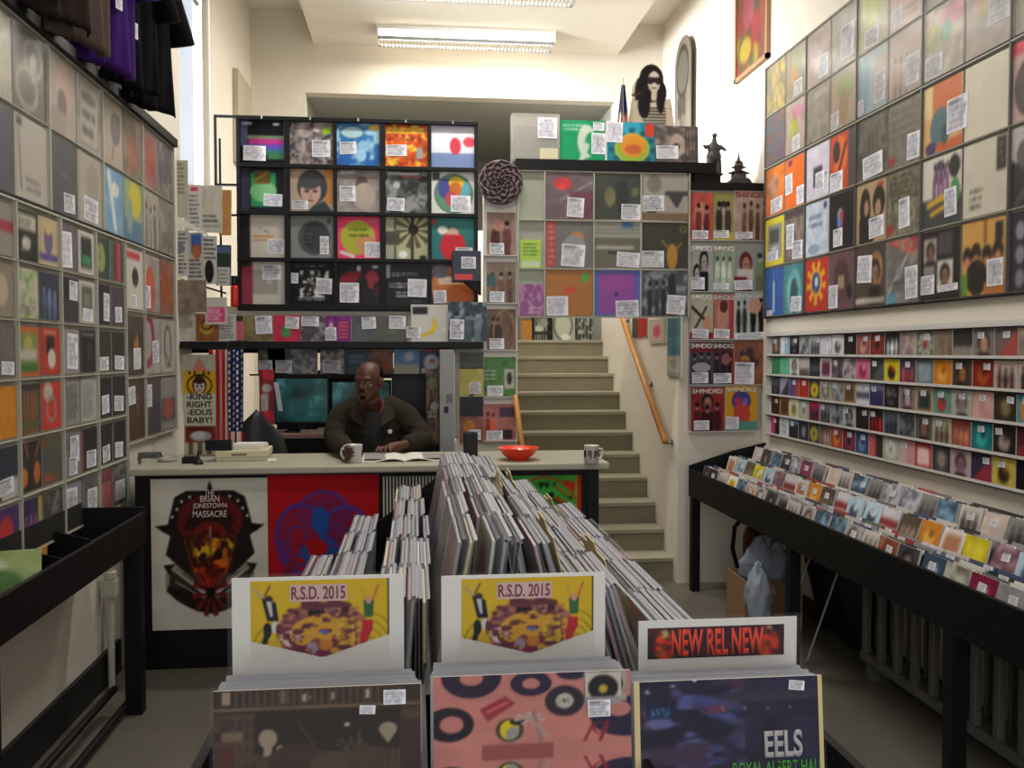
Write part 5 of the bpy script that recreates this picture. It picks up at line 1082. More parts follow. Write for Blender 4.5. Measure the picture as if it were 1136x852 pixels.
solo('stamp_pad', MB().box(-.035, .035, -.02, .02, 0, .03).box(-.03, .03, -.018, .018, .03, .034), BLACKP, 'small black pot on the counter under the wooden sign', 'pot', (x+.02, y, CZ), bev=.003)
x, y = onZ(220, 515)
solo('hand_bell', MB().lathe([(0,0),(.028,0),(.022,.012),(.008,.03),(.005,.06),(.008,.066),(0,.068)], (0,0,0), 16), mat('dark_bronze', '2c221a', .4, .5), 'small dark bell shaped stand on the counter', 'bell', (x, y, CZ), smooth=True)
x, y = onZ(186, 512)
tr = solo('ashtray', MB().lathe([(0,0),(.045,0),(.05,.02),(.044,.02),(.04,.006),(0,.006)], (0,0,0), 20), mat('pale_glass', 'a8a698', .2, alpha=.8), 'pale glass dish at the left end of the counter', 'dish', (x, y, CZ), smooth=True)
x, y = onZ(160, 508)
solo('pen_tray', MB().box(-.06, .06, -.03, .03, 0, .012).box(-.055, .055, -.025, .025, .012, .03), DGREYM, 'flat dark tray at the far left of the counter', 'tray', (x+.03, y, CZ), bev=.003)
x, y = onZ(300, 511)
solo('receipt', MB().prismx([(0, 0), (.05, .004), (.1, 0), (.1, -.0), (.05, .003)], -.035, .035), PAPER, 'crumpled white receipt on the counter right of the flat box', 'receipt', (x, y, CZ), .3)
cbox(515, 486, 530, 512, 4.95, .10, BLACKP, 'card_holder', 'small black box standing on the counter beside the pillar', 'box').location.z = CZ
x, y = onZ(512, 512)
solo('white_leaflet', MB().prism([(0, 0), (.002, 0), (-.018, .11), (-.02, .11)], 0, .1), PAPER, 'white leaflet leaning on the small black box', 'leaflet', (x-.01, y+.02, CZ))

# ------------------------------------------------------------------ wooden sign and flag at the left end
x, z, w, h = boxY(205, 389, 239, 503, 5.12)
sg = thing('wooden_sign', 'tall painted wooden sign with a yellow cartoon head panel and black lettering', 'sign', (x, 5.12, CZ))
SGN = ('a8a48c;r 0 0 100 16 9a9a88;p 26 16 50 2 74 16 b0685a;r 0 16 100 38 b8901c;n 6 6;e 50 30 40 11 2a1c10;e 50 30 36 9 b8901c;e 50 30 22 9 2a1a12;e 50 31 17 7 b8a89a;e 50 25 16 4 2a1a12;e 43 31 3 1.4 1c1410;e 57 31 3 1.4 1c1410;l 44 35 56 35 1 5a2018;e 20 18 4 2 3a2a14;e 36 18 4 2 3a2a14;e 64 18 4 2 3a2a14;e 80 18 4 2 3a2a14;'
       'r 0 38 100 70 b0aa98;r 4 70 100 86 6a2a24;e 52 80 34 5 8a8c90;e 46 79 20 4 a8acb0;e 50 73 40 1.5 4a1c18;r 0 86 100 100 a8a48e;w 14 100 3 86 100 5a5040')
part('board', art_mesh(SGN, w, h-.005, .012, 44, 120, ARTM, 2, edge='8a7a5a'), None, sg)
for i, s in enumerate(('-KING', 'RIGHT', '-EOUS', 'BABY!')):
    lettering(s, w*.78, h*.058, INKB, sg, 0, -.013, h*(.555-.076*i), bold=.02)
part('base', MB().box(-w/2, w/2, -.02, .05, 0, .012), mat('raw_wood', '8a7a5a', .7), sg)
# flag
def flagmesh(w, h, nx=60, ny=70, amp=.018):
    xs = np.linspace(0, 1, nx+1); zs = np.linspace(0, 1, ny+1)
    X, Z = np.meshgrid(xs, zs)
    Y = amp*np.sin(X*2*PI*4.5+.6*np.sin(Z*3))*(.6+.4*Z)
    P_ = np.stack([X*w*(1-.04*(1-Z)) - w/2, Y, Z*h], -1)
    SS = 1
    U = X*100; V = (1-Z)*100
    red = np.array(hx('b02028')); wh = np.array(hx('cfc8bc')); bl = np.array(hx('232c58'))
    col = np.where(((U/9.2).astype(int) % 2 == 0)[..., None], red, wh)
    can = (U > 54) & (V < 84)
    col[can] = bl
    ph = ((U-54)/11.5); rowi = (V/6.5)
    star = can & (np.abs((ph % 1)-.5) < .22) & (np.abs(((rowi+.5*((ph).astype(int) % 2)) % 1)-.5) < .24)
    col[star] = wh
    me = bpy.data.meshes.new('cloth'); i, j = np.meshgrid(np.arange(nx), np.arange(ny)); a = (j*(nx+1)+i).ravel()
    me.from_pydata(P_.reshape(-1, 3).tolist(), [], np.stack([a, a+1, a+nx+2, a+nx+1], -1).tolist())
    c = col.reshape(-1, 3); cc = np.ones((len(c), 4)); cc[:, :3] = np.where(c <= .04045, c/12.92, ((c+.055)/1.055)**2.4)
    at = me.color_attributes.new('art', 'FLOAT_COLOR', 'POINT'); at.data.foreach_set('color', cc.ravel())
    me.polygons.foreach_set('use_smooth', [True]*len(me.polygons)); me.materials.append(ARTM)
    return me
x, z, w, h = boxY(233, 388, 270, 497, 5.35)
fl = thing('flag', 'stars and stripes flag hanging in folds beside the wooden sign', 'flag', (x, 5.35, z))
o = part('cloth', flagmesh(w, h), None, fl); sm = o.modifiers.new('s', 'SOLIDIFY'); sm.thickness = .002
part('pole', MB().tube([(-w/2-.03, 0, h+.006), (w/2+.01, 0, h+.006)], .006, 10), BLACK, fl)
part('hook', MB().tube([(0, 0, h+.006), (0, .1, h+.05), (0, .66, h+.06)], .003, 6), BLACK, fl)

# ------------------------------------------------------------------ office behind the counter
mn = thing('computer_monitor', 'wide computer monitor with a dark teal screen behind the counter', 'monitor', (0, 6.9, 0))
SCR = mat('teal_screen', '0a2024', .25)
nt = SCR.node_tree; b_ = nt.nodes['Principled BSDF']
tcn = nt.nodes.new('ShaderNodeTexCoord'); nzn = nt.nodes.new('ShaderNodeTexNoise'); nzn.inputs['Scale'].default_value = 5.0; nzn.inputs['Detail'].default_value = 3
crn = nt.nodes.new('ShaderNodeValToRGB'); e = crn.color_ramp.elements
e[0].position = .35; e[0].color = (.004, .012, .014, 1); e[1].position = .72; e[1].color = (.10, .34, .34, 1)
e3 = crn.color_ramp.elements.new(.55); e3.color = (.012, .075, .075, 1)
nt.links.new(tcn.outputs['Object'], nzn.inputs['Vector']); nt.links.new(nzn.outputs['Fac'], crn.inputs[0]); nt.links.new(crn.outputs[0], b_.inputs['Emission Color']); b_.inputs['Emission Strength'].default_value = .42
def monitor(root, px0, py0, px1, py1, Y, off):
    x, z, w, h = boxY(px0, py0, px1, py1, Y)
    root.location = (x, Y, z-off)
    part('bezel', MB().box(-w/2-.015, w/2+.015, 0, .04, off-.02, off+h+.015), BLACKP, root, bev=.004)
    part('screen', MB().box(-w/2, w/2, -.002, 0, off, off+h), SCR, root)
    part('stand', MB().box(-.03, .03, .02, .045, .01, off).box(-.12, .12, -.06, .1, 0, .012), BLACKP, root, bev=.003)
DZ = atY(330, 481, 6.75)[1]
monitor(mn, 306, 420, 363, 468, 6.9, 0.01)
off = mn.location.z - DZ
for ch in list(mn.children): bpy.data.objects.remove(ch)
x, z, w, h = boxY(306, 420, 363, 468, 6.9); monitor(mn, 306, 420, 363, 468, 6.9, z-DZ)
m2 = thing('computer_monitor', 'second teal monitor partly hidden behind the seated man', 'monitor', (0, 6.9, 0))
x, z, w, h = boxY(369, 424, 432, 468, 7.0); monitor(m2, 369, 424, 432, 468, 7.0, z-DZ)
dk = thing('desk', 'black desk, top coloured as if lit pink, carrying the monitors behind the counter', 'desk', (-.35, 7.0, 0))
part('desk_top', MB().box(-.75, .16, -.28, .35, DZ-.035, DZ), mat('desk_top_lit_pink', '8f7268', .5, noise=.15), dk, bev=.004)  # black top; the pinkish light on it is put into its colour
part('desk_body', MB().box(-.74, .15, -.22, .33, 0, DZ-.035), BLACK, dk)
ky = solo('keyboard_clutter', MB().box(-.22, .22, -.06, .06, 0, .02).box(-.1, .3, -.04, .05, .02, .035), mat('pale_paper_stack', '9a907a', .7), 'low pile of pale papers on the desk below the teal monitor', 'papers', (-.62, 6.82, DZ), .05)
# dark units
x0_, z0_, w_, h_ = boxY(438, 412, 486, 520, 6.6)
du = thing('dark_cabinet', 'tall black cabinet behind the seated man', 'cabinet', (x0_, 6.6, 0))
part('carcass', MB().box(-w_/2-.02, w_/2+.02, 0, .3, 0, z0_+h_+.02), BLACKW, du)
part('door', MB().box(-w_/2-.01, w_/2+.01, -.015, 0, .05, z0_+h_), BLACKP, du)
x, z, w, h = boxY(473, 409, 488, 492, 6.0)
card('sticker_board', 'x|2a2824;N 5a5a3a 5;N 7a5a4a 9;e 40 20 30 8 6a7040;e 60 50 30 6 8a8a80;e 40 76 30 8 5a3440;s 10 56 90 66 a8a8a0', w, h, .01, (x, 6.0, z), 0, '', '', 'board', None, n=20, ny=60, label='narrow dark board covered with stickers right of the seated man')
x, z, w, h = boxY(488, 388, 504, 510, 5.75)
gp = thing('metal_post', 'pale grey metal post rising from behind the counter', 'post', (x, 5.75, 0))
part('post', MB().box(-w/2, w/2, 0, .05, 0, z+h), mat('post_grey', '8d8f8c', .5, noise=.06), gp, bev=.004)
part('switch', MB().box(-.02, .008, -.006, 0, atY(490, 458, 5.75)[1], atY(490, 451, 5.75)[1]), BLACKP, gp)
part('sticker', MB().box(-.005, .035, -.003, 0, atY(490, 447, 5.75)[1], atY(490, 437, 5.75)[1]), mat('grey_sticker', '6a6868', .6), gp)
x, z, w, h = boxY(288, 410, 304, 471, 6.0)
card('hanging_sticker_strip', 'x|7a2a2c;r 20 0 100 18 c03040;r 0 22 100 60 8a3034;e 50 34 34 8 b0a8a0;r 10 44 60 76 a8a49c;e 60 86 36 12 b02838;n 14 6', w, h, .004, (x, 6.0, z), 0, '', '', 'strip', None, n=16, ny=50, label='red and white sticker strip hanging left of the teal monitor')
x, z, w, h = boxY(303, 424, 311, 456, 5.95)
solo('paper_tag', MB().prism([(0, 0), (.028, 0), (-.0, h), (-.028, h)], -.001, .001), mat('blue_white_paper', 'a8b0b4', .7), 'slanting white paper tag hanging beside the red sticker strip', 'tag', (x+.01, 5.95, z))
x, z, w, h = boxY(300, 411, 440, 420, 6.8)
solo('black_shelf', MB().box(-w/2, w/2, 0, .3, 0, h).box(-w/2, w*.2, .29, .30, DZ-z+.002, 0), BLACKW, 'black backed shelf running just above the monitors behind the counter', 'shelf', (x, 6.8, z))
# chair
cx_, cz_ = atY(285, 470, 5.75)
ch = thing('office_chair', 'black curved office chair behind the left end of the counter', 'chair', (cx_, 5.75, 0))
m_ = MB(); n = 14
vs = []
for j in range(9):
    t = j/8
    for i in range(n+1):
        a = (i/n-.5)*2.2; rr_ = .24
        vs.append((rr_*math.sin(a)*(1-.25*t*t), rr_*(1-math.cos(a))*.9-.03+.04*t, .80+.44*t-.18*abs(math.sin(a))*t*t))
fs = [(j*(n+1)+i, j*(n+1)+i+1, (j+1)*(n+1)+i+1, (j+1)*(n+1)+i) for j in range(8) for i in range(n)]
o = part('backrest', m_.add(vs, fs), mat('chair_black', '141416', .5), ch, smooth=True); s_ = o.modifiers.new('s', 'SOLIDIFY'); s_.thickness = .035
o.rotation_euler = (0, 0, .3)
part('seat', MB().box(-.24, .24, -.25, .22, .60, .68), mat('chair_black'), ch, bev=.03)
part('gas_column', MB().tube([(0, 0, .1), (0, 0, .6)], .028, 12), BLACKP, ch)
for k in range(5):
    a = k*2*PI/5; part('foot', MB().tube([(0, 0, .1), (.27*math.cos(a), .27*math.sin(a), .05)], .018, 8).ell((.27*math.cos(a), .27*math.sin(a), .03), (.03, .03, .03), 10, 8), BLACKP, ch)

# ------------------------------------------------------------------ paper pockets and cards left of the grid
LC = [(186,178,208,241,'a8a392;s 20 4 90 60 6a675c 7','tall beige handwritten card left of the grid',5.94),
 (205,205,224,256,'c4c0b8;r 40 6 80 14 c03a60;s 30 20 90 96 6a6a70 9','white printed sheet with a pink heading left of the grid',5.96),
 (222,206,246,258,'b8b4a6;n 6;s 4 60 90 80 5a5a60 7;r 4 84 90 88 8a8c90','cream sheet with a grey text band left of the grid',5.98),
 (243,211,256,261,'b08048;n 8','plain tan card left of the grid',6.0),
 (190,256,209,306,'b0aca4;s 6 4 94 40 5a5a58;e 40 40 40 12 6a6a78;s 6 52 94 96 4a4a4a 8','newspaper clipping with a small photo, leftmost in the row above the thin shelf',5.94),
 (208,258,226,311,'a8a49c;r 30 4 90 44 3c5a9a;e 60 40 26 16 a05a3c;s 4 54 94 96 4a4a4a 8','clipping with a blue and orange picture left of the grid',5.955),
 (224,262,240,315,'b4b2a8;s 4 4 94 50 4a4a4a 8;e 50 74 30 24 1c1c1e','clipping with a black silhouette left of the grid',5.97),
 (240,272,256,317,'2f3834;r 6 4 94 20 4a5a7a;r 6 54 94 100 b0b0a8;s 10 58 90 96 7a7a78','dark green card with a white lower half left of the grid',5.985),
 (190,311,229,346,'6a6058;w 0 100 9 8a7464;r 0 0 16 100 5a7a90;n 16','row of brown record spines at the far left of the black shelf',5.92),
 (228,330,252,360,'b8b2a8;r 10 36 90 90 c04470;s 14 40 86 86 d8c8c8','white card with a pink printed block left of the grid',5.93),
 (190,345,217,380,'b0aaa0;s 8 6 92 60 6a6460;n 8','white handwritten sleeve at the left end of the black shelf',5.95),
 (216,350,243,380,'8a5a34;e 50 50 30 26 b8963c;o 50 40 24 20 6 3a2418;n 12','brown sleeve with yellow rings on the black shelf',5.96),
 (240,350,262,380,'b4b2ac;s 8 8 92 92 6a6a6c 10','white handwritten card on the black shelf beside the singles',5.97),
 (261,352,270,380,'b85a68;r 0 0 100 22 2c3a2c','narrow pink card on the black shelf',5.99)]
for (a0, b0, a1, b1, sp, lb, Y) in LC:
    x, z, w, h = boxY(a0, b0, a1, b1, Y)
    card('printed_card', 'x|'+sp, w, h, .004, (x, Y, max(z, 1.668) if b1 >= 378 else z), 0, '', '', 'card', None, n=26, m=ARTM, label=lb, roll=random.uniform(-.02, .02) if b1 < 370 else 0)
x, z, w, h = boxY(190, 237, 232, 262, 5.93)
solo('folded_leaflet', MB().prism([(-w/2, h), (-w/2, h-.05), (w/2, 0), (w/2-.02, .03)], -.004, 0), PAPER, 'white folded leaflet sloping down across the cards left of the grid', 'leaflet', (x, 5.93, z))
x, z, w, h = boxY(190, 304, 250, 326, 6.0)
fr_ = thing('card_rack', 'thin black metal rack holding clippings left of the grid', 'rack', (x, 6.02, z))
part('wire', MB().tube([(-w/2, 0, h*.85), (w/2, 0, h*.05)], .006, 8).tube([(w/2-.03, 0, -.04), (w/2-.03, 0, 1.0)], .007, 8), BLACK, fr_)
part('wire', MB().tube([(-w/2, .0, h*.85+.42), (w/2-.03, .0, .48)], .005, 8), BLACK, fr_)
x, z, w, h = boxY(254, 308, 264, 340, 6.05)
rt_ = thing('red_torch', 'small red cylinder hanging at the lower left corner of the grid', 'torch', (x, 6.08, z))
part('body', MB().lathe([(0,0),(.022,.0),(.025,.01),(.025,.12),(.02,.14),(0,.14)], (0,0,0), 16), REDP, rt_, smooth=True)
part('cap', MB().lathe([(.018,.14),(.028,.15),(.028,.2),(.0,.2)], (0,0,0), 16), BLACKP, rt_)

# ------------------------------------------------------------------ top shelf over the stairs
ts = thing('high_shelf', 'black shelf board above the hanging records, stepping down to the right', 'shelf', (1.24, 6.1, 2.70))
part('board', MB().box(-.57, .80, -.12, .45, .105, .18), BLACKW, ts, bev=.003)
part('board', MB().box(.61, 1.14, -.11, .40, .0, .052), BLACKW, ts, bev=.003)
part('block', MB().box(.66, .84, -.10, .2, .052, .112), BLACKW, ts, bev=.003)
TZ = 2.88
def topcard(px0, px1, ztop_px, code, label, tags=(), Y=6.05, tilt=-.06):
    x, z, w, h = boxY(px0, ztop_px, px1, 176, Y)
    return card('record_sleeve', 'x|'+code, w, h, .006, (x, Y+.02, TZ+.001), 0, '', '', 'record', None, n=40, tags=tags, label=label, tilt=tilt)
topcard(621, 672, 130, '1f8a58;n 6;e 60 50 20 40 b8c4b0;e 70 56 14 28 1f8a58;l 48 96 60 60 12 b8c4b0;s 8 8 60 26 c8d0c0 9', 'green record sleeve with a white curved figure on the high shelf', [(.7,.2,.3,.5),(.74,.76,.24,.2)])
topcard(674, 728, 131, '2a7a8a;r 34 0 70 30 3a98b0;b 52 62 48 11 1c5a6a;e 52 64 34 34 8aa83c;e 54 56 26 30 d08a30;e 54 66 18 12 b8603a;o 52 64 36 36 3 c8b84a;r 80 2 98 34 c84030', 'teal record sleeve with an orange and green round figure on the high shelf', [(-.02,.5,.34,.5)])
topcard(727, 776, 134, '5a5250;N 8a7e78 6;e 52 50 18 30 a89a8a;e 50 54 8 10 5a4640;w 70 100 4 4a4442;n 14', 'grey brown record sleeve at the right end of the high shelf', [(.04,.14,.5,.34)])
x, z, w, h = boxY(568, 125, 621, 176, 6.05)
cc_ = thing('clear_display_case', 'clear plastic display case with white labels at the left of the high shelf', 'display case', (x, 6.05, TZ+.001))
part('case', MB().box(-w/2, w/2, 0, .004, 0, h).box(-w/2, w/2, .10, .104, 0, h).box(-w/2, -w/2+.004, 0, .104, 0, h).box(w/2-.004, w/2, 0, .104, 0, h).box(-w/2, w/2, 0, .104, h-.004, h), mat('case_plastic', 'c9c5ba', .1, alpha=.25), cc_)
part('backing', MB().box(-w/2+.02, w/2-.006, .06, .065, .004, h*.78), mat('grey_backing', '7a7a78', .5), cc_)
part('price_label', label_mesh(w*.4, h*.44, 2), None, cc_, loc=(w*.24, -.001, h*.48))
part('price_label', MB().box(w*.08, w*.46, -.002, -.001, .01, h*.27), mat('cream_card_lid'), cc_)
# round carved disc on the pillar
x, z, w, h = boxY(531, 176, 580, 226, 5.97)
dc = thing('carved_disc', 'round dark carved wall disc at the top of the pillar', 'plaque', (x, 5.985, z))
R = w/2
def relief(R, n=72, rings=26):
    vs = []; cols = []
    for j in range(rings+1):
        r = R*j/rings
        for k in range(n):
            a = 2*PI*k/n; q = math.sin(a*8)*math.sin(j*.9)+.5*math.sin(a*16+j*1.3)
            vs.append((r*math.cos(a), -.012-.006*(q > .1)+.006*(j == rings), R+r*math.sin(a)))
            c = '6a5a5c' if q > .1 else '2b2024'
            if j > rings-2: c = '5c4c4e'
            if j < 4: c = '33272b'
            cols.append(lin(hx(c))+[1])
    fs = [(j*n+k, j*n+(k+1) % n, (j+1)*n+(k+1) % n, (j+1)*n+k) for j in range(rings) for k in range(n)]
    me = bpy.data.meshes.new('relief'); me.from_pydata(vs, [], fs)
    at = me.color_attributes.new('art', 'FLOAT_COLOR', 'POINT'); at.data.foreach_set('color', np.array(cols).ravel()); me.materials.append(ART); return me
part('relief', relief(R), None, dc)
part('rim', MB().lathe([(R, -.012), (R, .010), (R-.01, .016), (R-.012, -.012)], (0, 0, R), 60, 'y'), mat('disc_rim', '4a3c3e', .5), dc)
part('hanger', MB().box(-.05, .05, 0, .04, R*.4, R*1.2), BLACK, dc)
# statuettes
def remesh(o, vox, sm=4):
    r = o.modifiers.new('remesh', 'REMESH'); r.mode = 'VOXEL'; r.voxel_size = vox; r.use_smooth_shade = True
    if sm: s = o.modifiers.new('smooth', 'SMOOTH'); s.iterations = sm; s.factor = .5
DARKF = mat('dark_resin', '3a3738', .5, noise=.2)
x, z, w, h = boxY(778, 139, 804, 188, 6.1)
st_ = thing('statuette', 'dark standing statuette with arms held out on the black step', 'statuette', (x, 6.08, 2.813))
m = MB()
m.tube([(-.028, 0, 0), (-.03, -.005, .05), (-.02, 0, .12)], [.028, .024, .03], 12).tube([(.028, 0, 0), (.03, -.005, .05), (.02, 0, .12)], [.028, .024, .03], 12)
m.ell((0, 0, .13), (.052, .042, .05)).ell((0, 0, .18), (.045, .035, .05)).tube([(0, 0, .2), (0, -.004, .235), (0, -.006, .262)], [.026, .018, .012], 10).ell((0, -.012, .272), (.017, .024, .016))
m.tube([(-.04, 0, .20), (-.065, -.02, .185), (-.085, -.035, .20)], [.016, .012, .008], 8).tube([(.04, 0, .20), (.062, -.02, .18), (.075, -.035, .165)], [.016, .012, .008], 8)
m.tube([(0, .03, .1), (.03, .08, .03), (.08, .1, .014)], [.03, .018, .006], 8)
for k in range(5): m.ell((0, .032, .10+.028*k), (.006, .016, .014), 8, 6)
o = part('figure', m, DARKF, st_, smooth=True); remesh(o, .004, 2)
part('plinth', MB().box(-.055, .055, -.045, .06, -.0, .008), DARKF, st_)
x, z, w, h = boxY(807, 155, 832, 200, 6.1)
tp = thing('pagoda_ornament', 'dark pagoda shaped ornament with a spire beside the statuette', 'ornament', (x, 6.1, 2.753))
part('base', MB().prism([(-.085, 0), (.085, 0), (.07, .03), (.05, .045), (-.05, .045), (-.07, .03)], -.05, .05), DARKF, tp, bev=.004)
part('tower', MB().box(-.042, .042, -.035, .035, .045, .085).box(-.025, .025, -.022, .022, .11, .15), mat('resin_grey', '5c5450', .5), tp)
rf = MB()
for (zz, ww, hh) in ((.08, .075, .035), (.12, .05, .03), (.155, .03, .03)):
    pr_ = [(ww, 0), (ww*1.15, .006), (ww*.7, hh*.35), (ww*.3, hh*.8), (.012, hh*1.2)]
    rf.lathe([(r_, zz+h_) for r_, h_ in pr_], (0, 0, 0), 4)
part('roof', rf, DARKF, tp)
part('spire', MB().tube([(0, 0, .18), (0, 0, .24)], [.008, .001], 8), DARKF, tp)
# cut-out standee, flag, painted board, framed picture
def cutcard(spec, w, h, n, inside, m=ARTM, seed=1):
    me = art_mesh(spec, w, h, .006, n, int(n*h/w), m, seed)
    bm = bmesh.new(); bm.from_mesh(me)
    kill = [f for f in bm.faces if not inside((f.calc_center_median().x/w+.5)*100, (1-f.calc_center_median().z/h)*100) or f.normal.y > -.5]
    bmesh.ops.delete(bm, geom=kill, context='FACES'); bm.to_mesh(me); bm.free(); return me
x, z, w, h = boxY(694, 70, 752, 176, 6.4)
h = z+h-TZ
WOM = ('b8ae98;e 50 15 23 13.5 1c1716;e 38 27 20 17 1c1716;e 60 26 19 16 1c1716;e 34 38 17 13 1c1716;e 55 17 12 9.5 c0b8a8;r 40 13 69 17.5 1a1616;e 48 16 6 3.4 2a2424;e 63 16 6 3.4 2a2424;l 50 22.5 60 22.5 1.3 6a5a54;r 50 25 61 34 b8ac98;'
       'p 44 36 66 34 84 40 92 100 14 100 24 48 b8ae98;h 40 100 22 2a2422;p 0 36 30 33 36 60 30 100 0 100 b0a68e;p 78 38 100 44 100 100 82 100 b8a890;l 2 31 34 27 2 3a302c;e 36 38 12 12 1c1716;e 68 34 8 11 1c1716')
def ins(u, v): return ((u-50)/24)**2+((v-15)/14)**2 < 1 or ((u-46)/34)**2+((v-27)/17)**2 < 1 or (v > 32 and abs(u-50) < 38+(v-32)*.3)
o = solo('cardboard_standee', cutcard(WOM, w, h, 60, ins), None, 'black and white cardboard cut-out of a long haired person in sunglasses and stripes', 'cut-out', (x, 6.42, TZ))
s_ = o.modifiers.new('s', 'SOLIDIFY'); s_.thickness = .006
x, z, w, h = boxY(683, 86, 700, 176, 6.35)
pf = thing('small_flag', 'small furled striped flag on a stick left of the cardboard cut-out', 'flag', (x, 6.36, TZ))
part('stick', MB().tube([(0, 0, 0), (0, 0, z+h-TZ)], .004, 8).lathe([(.03, 0), (.03, .01), (.008, .015)], (0, 0, 0), 16), mat('pale_stick', '9a8a6a', .6), pf)
fm = MB(); vs = []
for j in range(13):
    t = j/12; wd = .012+.06*t
    for i in range(9): vs.append(((i/8-.5)*2*wd, .014*math.sin(i*2.3), (z+h-TZ-.05)*(1-t)+.06*t))
fm.add(vs, [(j*9+i, j*9+i+1, j*9+i+10, j*9+i+9) for j in range(12) for i in range(8)])
me = fm.mesh('cloth'); at = me.color_attributes.new('art', 'FLOAT_COLOR', 'POINT')
cl_ = []
for v in me.vertices:
    i = int(round((v.co.x/(max(.012, .012+.06*(1-(v.co.z-.06)/(z+h-TZ-.11)))*2)+.5)*8)); cl_ += lin(hx('2c3050' if v.co.z > (z+h-TZ)*.62 else ('a03038' if i % 2 else 'c8bfae')))+[1]
at.data.foreach_set('color', cl_); me.materials.append(ARTM)
part('cloth', me, None, pf)
# painted board against the right wall
ya, _ = atX(745, 40, 2.30); yb, _ = atX(762, 40, 2.30)
zt_ = atX(760, 33, 2.3)[1]; zb_ = 2.69
BRD = '6c6458;n 12 6;e 50 18 40 14 38342e;e 50 18 34 11 5a564c;s 20 26 80 66 3a3630 14;l 30 34 60 60 3 3a342e;l 60 40 40 70 3 3a342e;e 50 82 26 12 a89c86;r 0 92 100 100 6a6458'
hb = zt_-zb_
o = solo('painted_board', cutcard(BRD, abs(ya-yb), hb, 40, lambda u, v: v > 14 or ((u-50)/50)**2+((v-14)/14)**2 < 1, seed=3), None, 'tall grey painted board with a rounded top leaning on the right wall behind the shelf', 'board', (2.34, (ya+yb)/2, zb_), -PI/2)
s_ = o.modifiers.new('s', 'SOLIDIFY'); s_.thickness = .01
ya, _ = atX(816, 40, 2.37); yb, _ = atX(852, 40, 2.37); zb_ = atX(834, 78, 2.37)[1]
pc = thing('framed_picture', 'colourful framed picture high on the right wall', 'picture', (XR, (ya+yb)/2, zb_), -PI/2)
w = abs(ya-yb); h = 1.15
PIC = '8a6c28;w 0 100 5 9a7c18;N 7a2a28 5;N 3a5232 6;e 70 30 20 10 284a34;e 40 60 20 14 8a4450;e 66 76 16 10 8a3034;r 80 0 100 100 7a423a;n 14;e 30 86 20 8 988428'
part('picture', art_mesh(PIC, w-.06, h-.06, .012, 30, 60, ARTG, 9), None, pc, loc=(0, -.006, .03))
part('frame', MB().box(-w/2, -w/2+.03, -.03, 0, 0, h).box(w/2-.03, w/2, -.03, 0, 0, h).box(-w/2, w/2, -.03, 0, 0, .03).box(-w/2, w/2, -.03, 0, h-.03, h), mat('frame_wood', 'a07850', .5), pc)
# white box on the left wall beyond the window, upper-room clutter at the stair head
ya, _ = atX(258, 120, XL); yb, _ = atX(273, 120, XL); za = atX(265, 186, XL)[1]; zb_ = atX(258, 76, XL)[1]
solo('wall_vent_panel', MB().box(-abs(ya-yb)/2, abs(ya-yb)/2, -.05, 0, 0, zb_-za), mat('panel_cream', 'a8a088', .6), 'pale flat panel high on the left wall beyond the window', 'panel', (XL, (ya+yb)/2, za), PI/2, bev=.005)
UZ = 1.71
def upper(px0, py0, px1, spec, Y, label, name='record_sleeve', cat='record', n=26):
    x, z, w, h = boxY(px0, py0, px1, 377, Y)
    card(name, 'x|'+spec, w, h, .01, (x, Y, UZ+.002), 0, '', '', cat, None, n=n, m=ART, label=label, tilt=-.05)
upper(578, 353, 590, '9a6a34;n 10;r 0 0 100 10 6a4a24', 8.80, 'brown cardboard box at the head of the stairs', 'small_box', 'box')
upper(588, 345, 613, '1a1818;e 40 60 16 14 b0b0a0;w 20 80 5 8a8a80;r 0 70 100 80 2a2826;e 60 40 20 16 7a7a70;n 14', 8.85, 'black picture with pale marks at the head of the stairs', 'poster', 'poster')
upper(611, 343, 638, '9a9c88;e 50 60 40 40 a8aa96;o 50 50 40 50 6 4a4c44;e 60 90 20 10 c8c8b8', 8.9, 'pale round patterned picture at the head of the stairs', 'poster', 'poster')
upper(634, 341, 658, '6a6a60;w 0 100 6 2c2c28;N a8a898 8', 8.95, 'dark and pale striped picture at the head of the stairs', 'poster', 'poster')
lp_ = solo('wooden_pole', MB().tube([(0, 0, 0), (-.11, .1, .42)], .018, 10), WOOD, 'pine pole end leaning behind the orange bowl at the pillar', 'pole', (bx0+.03, 5.3, 1.0))
lp_.location = (atY(581, 492, 5.9)[0], 5.9, 0); lp_.data = MB().tube([(.0, 0, 0), (.0, 0, atY(581, 492, 5.9)[1]-.1), (-.055, .02, atY(576, 438, 5.9)[1])], .017, 10).mesh('pole', WOOD, True)

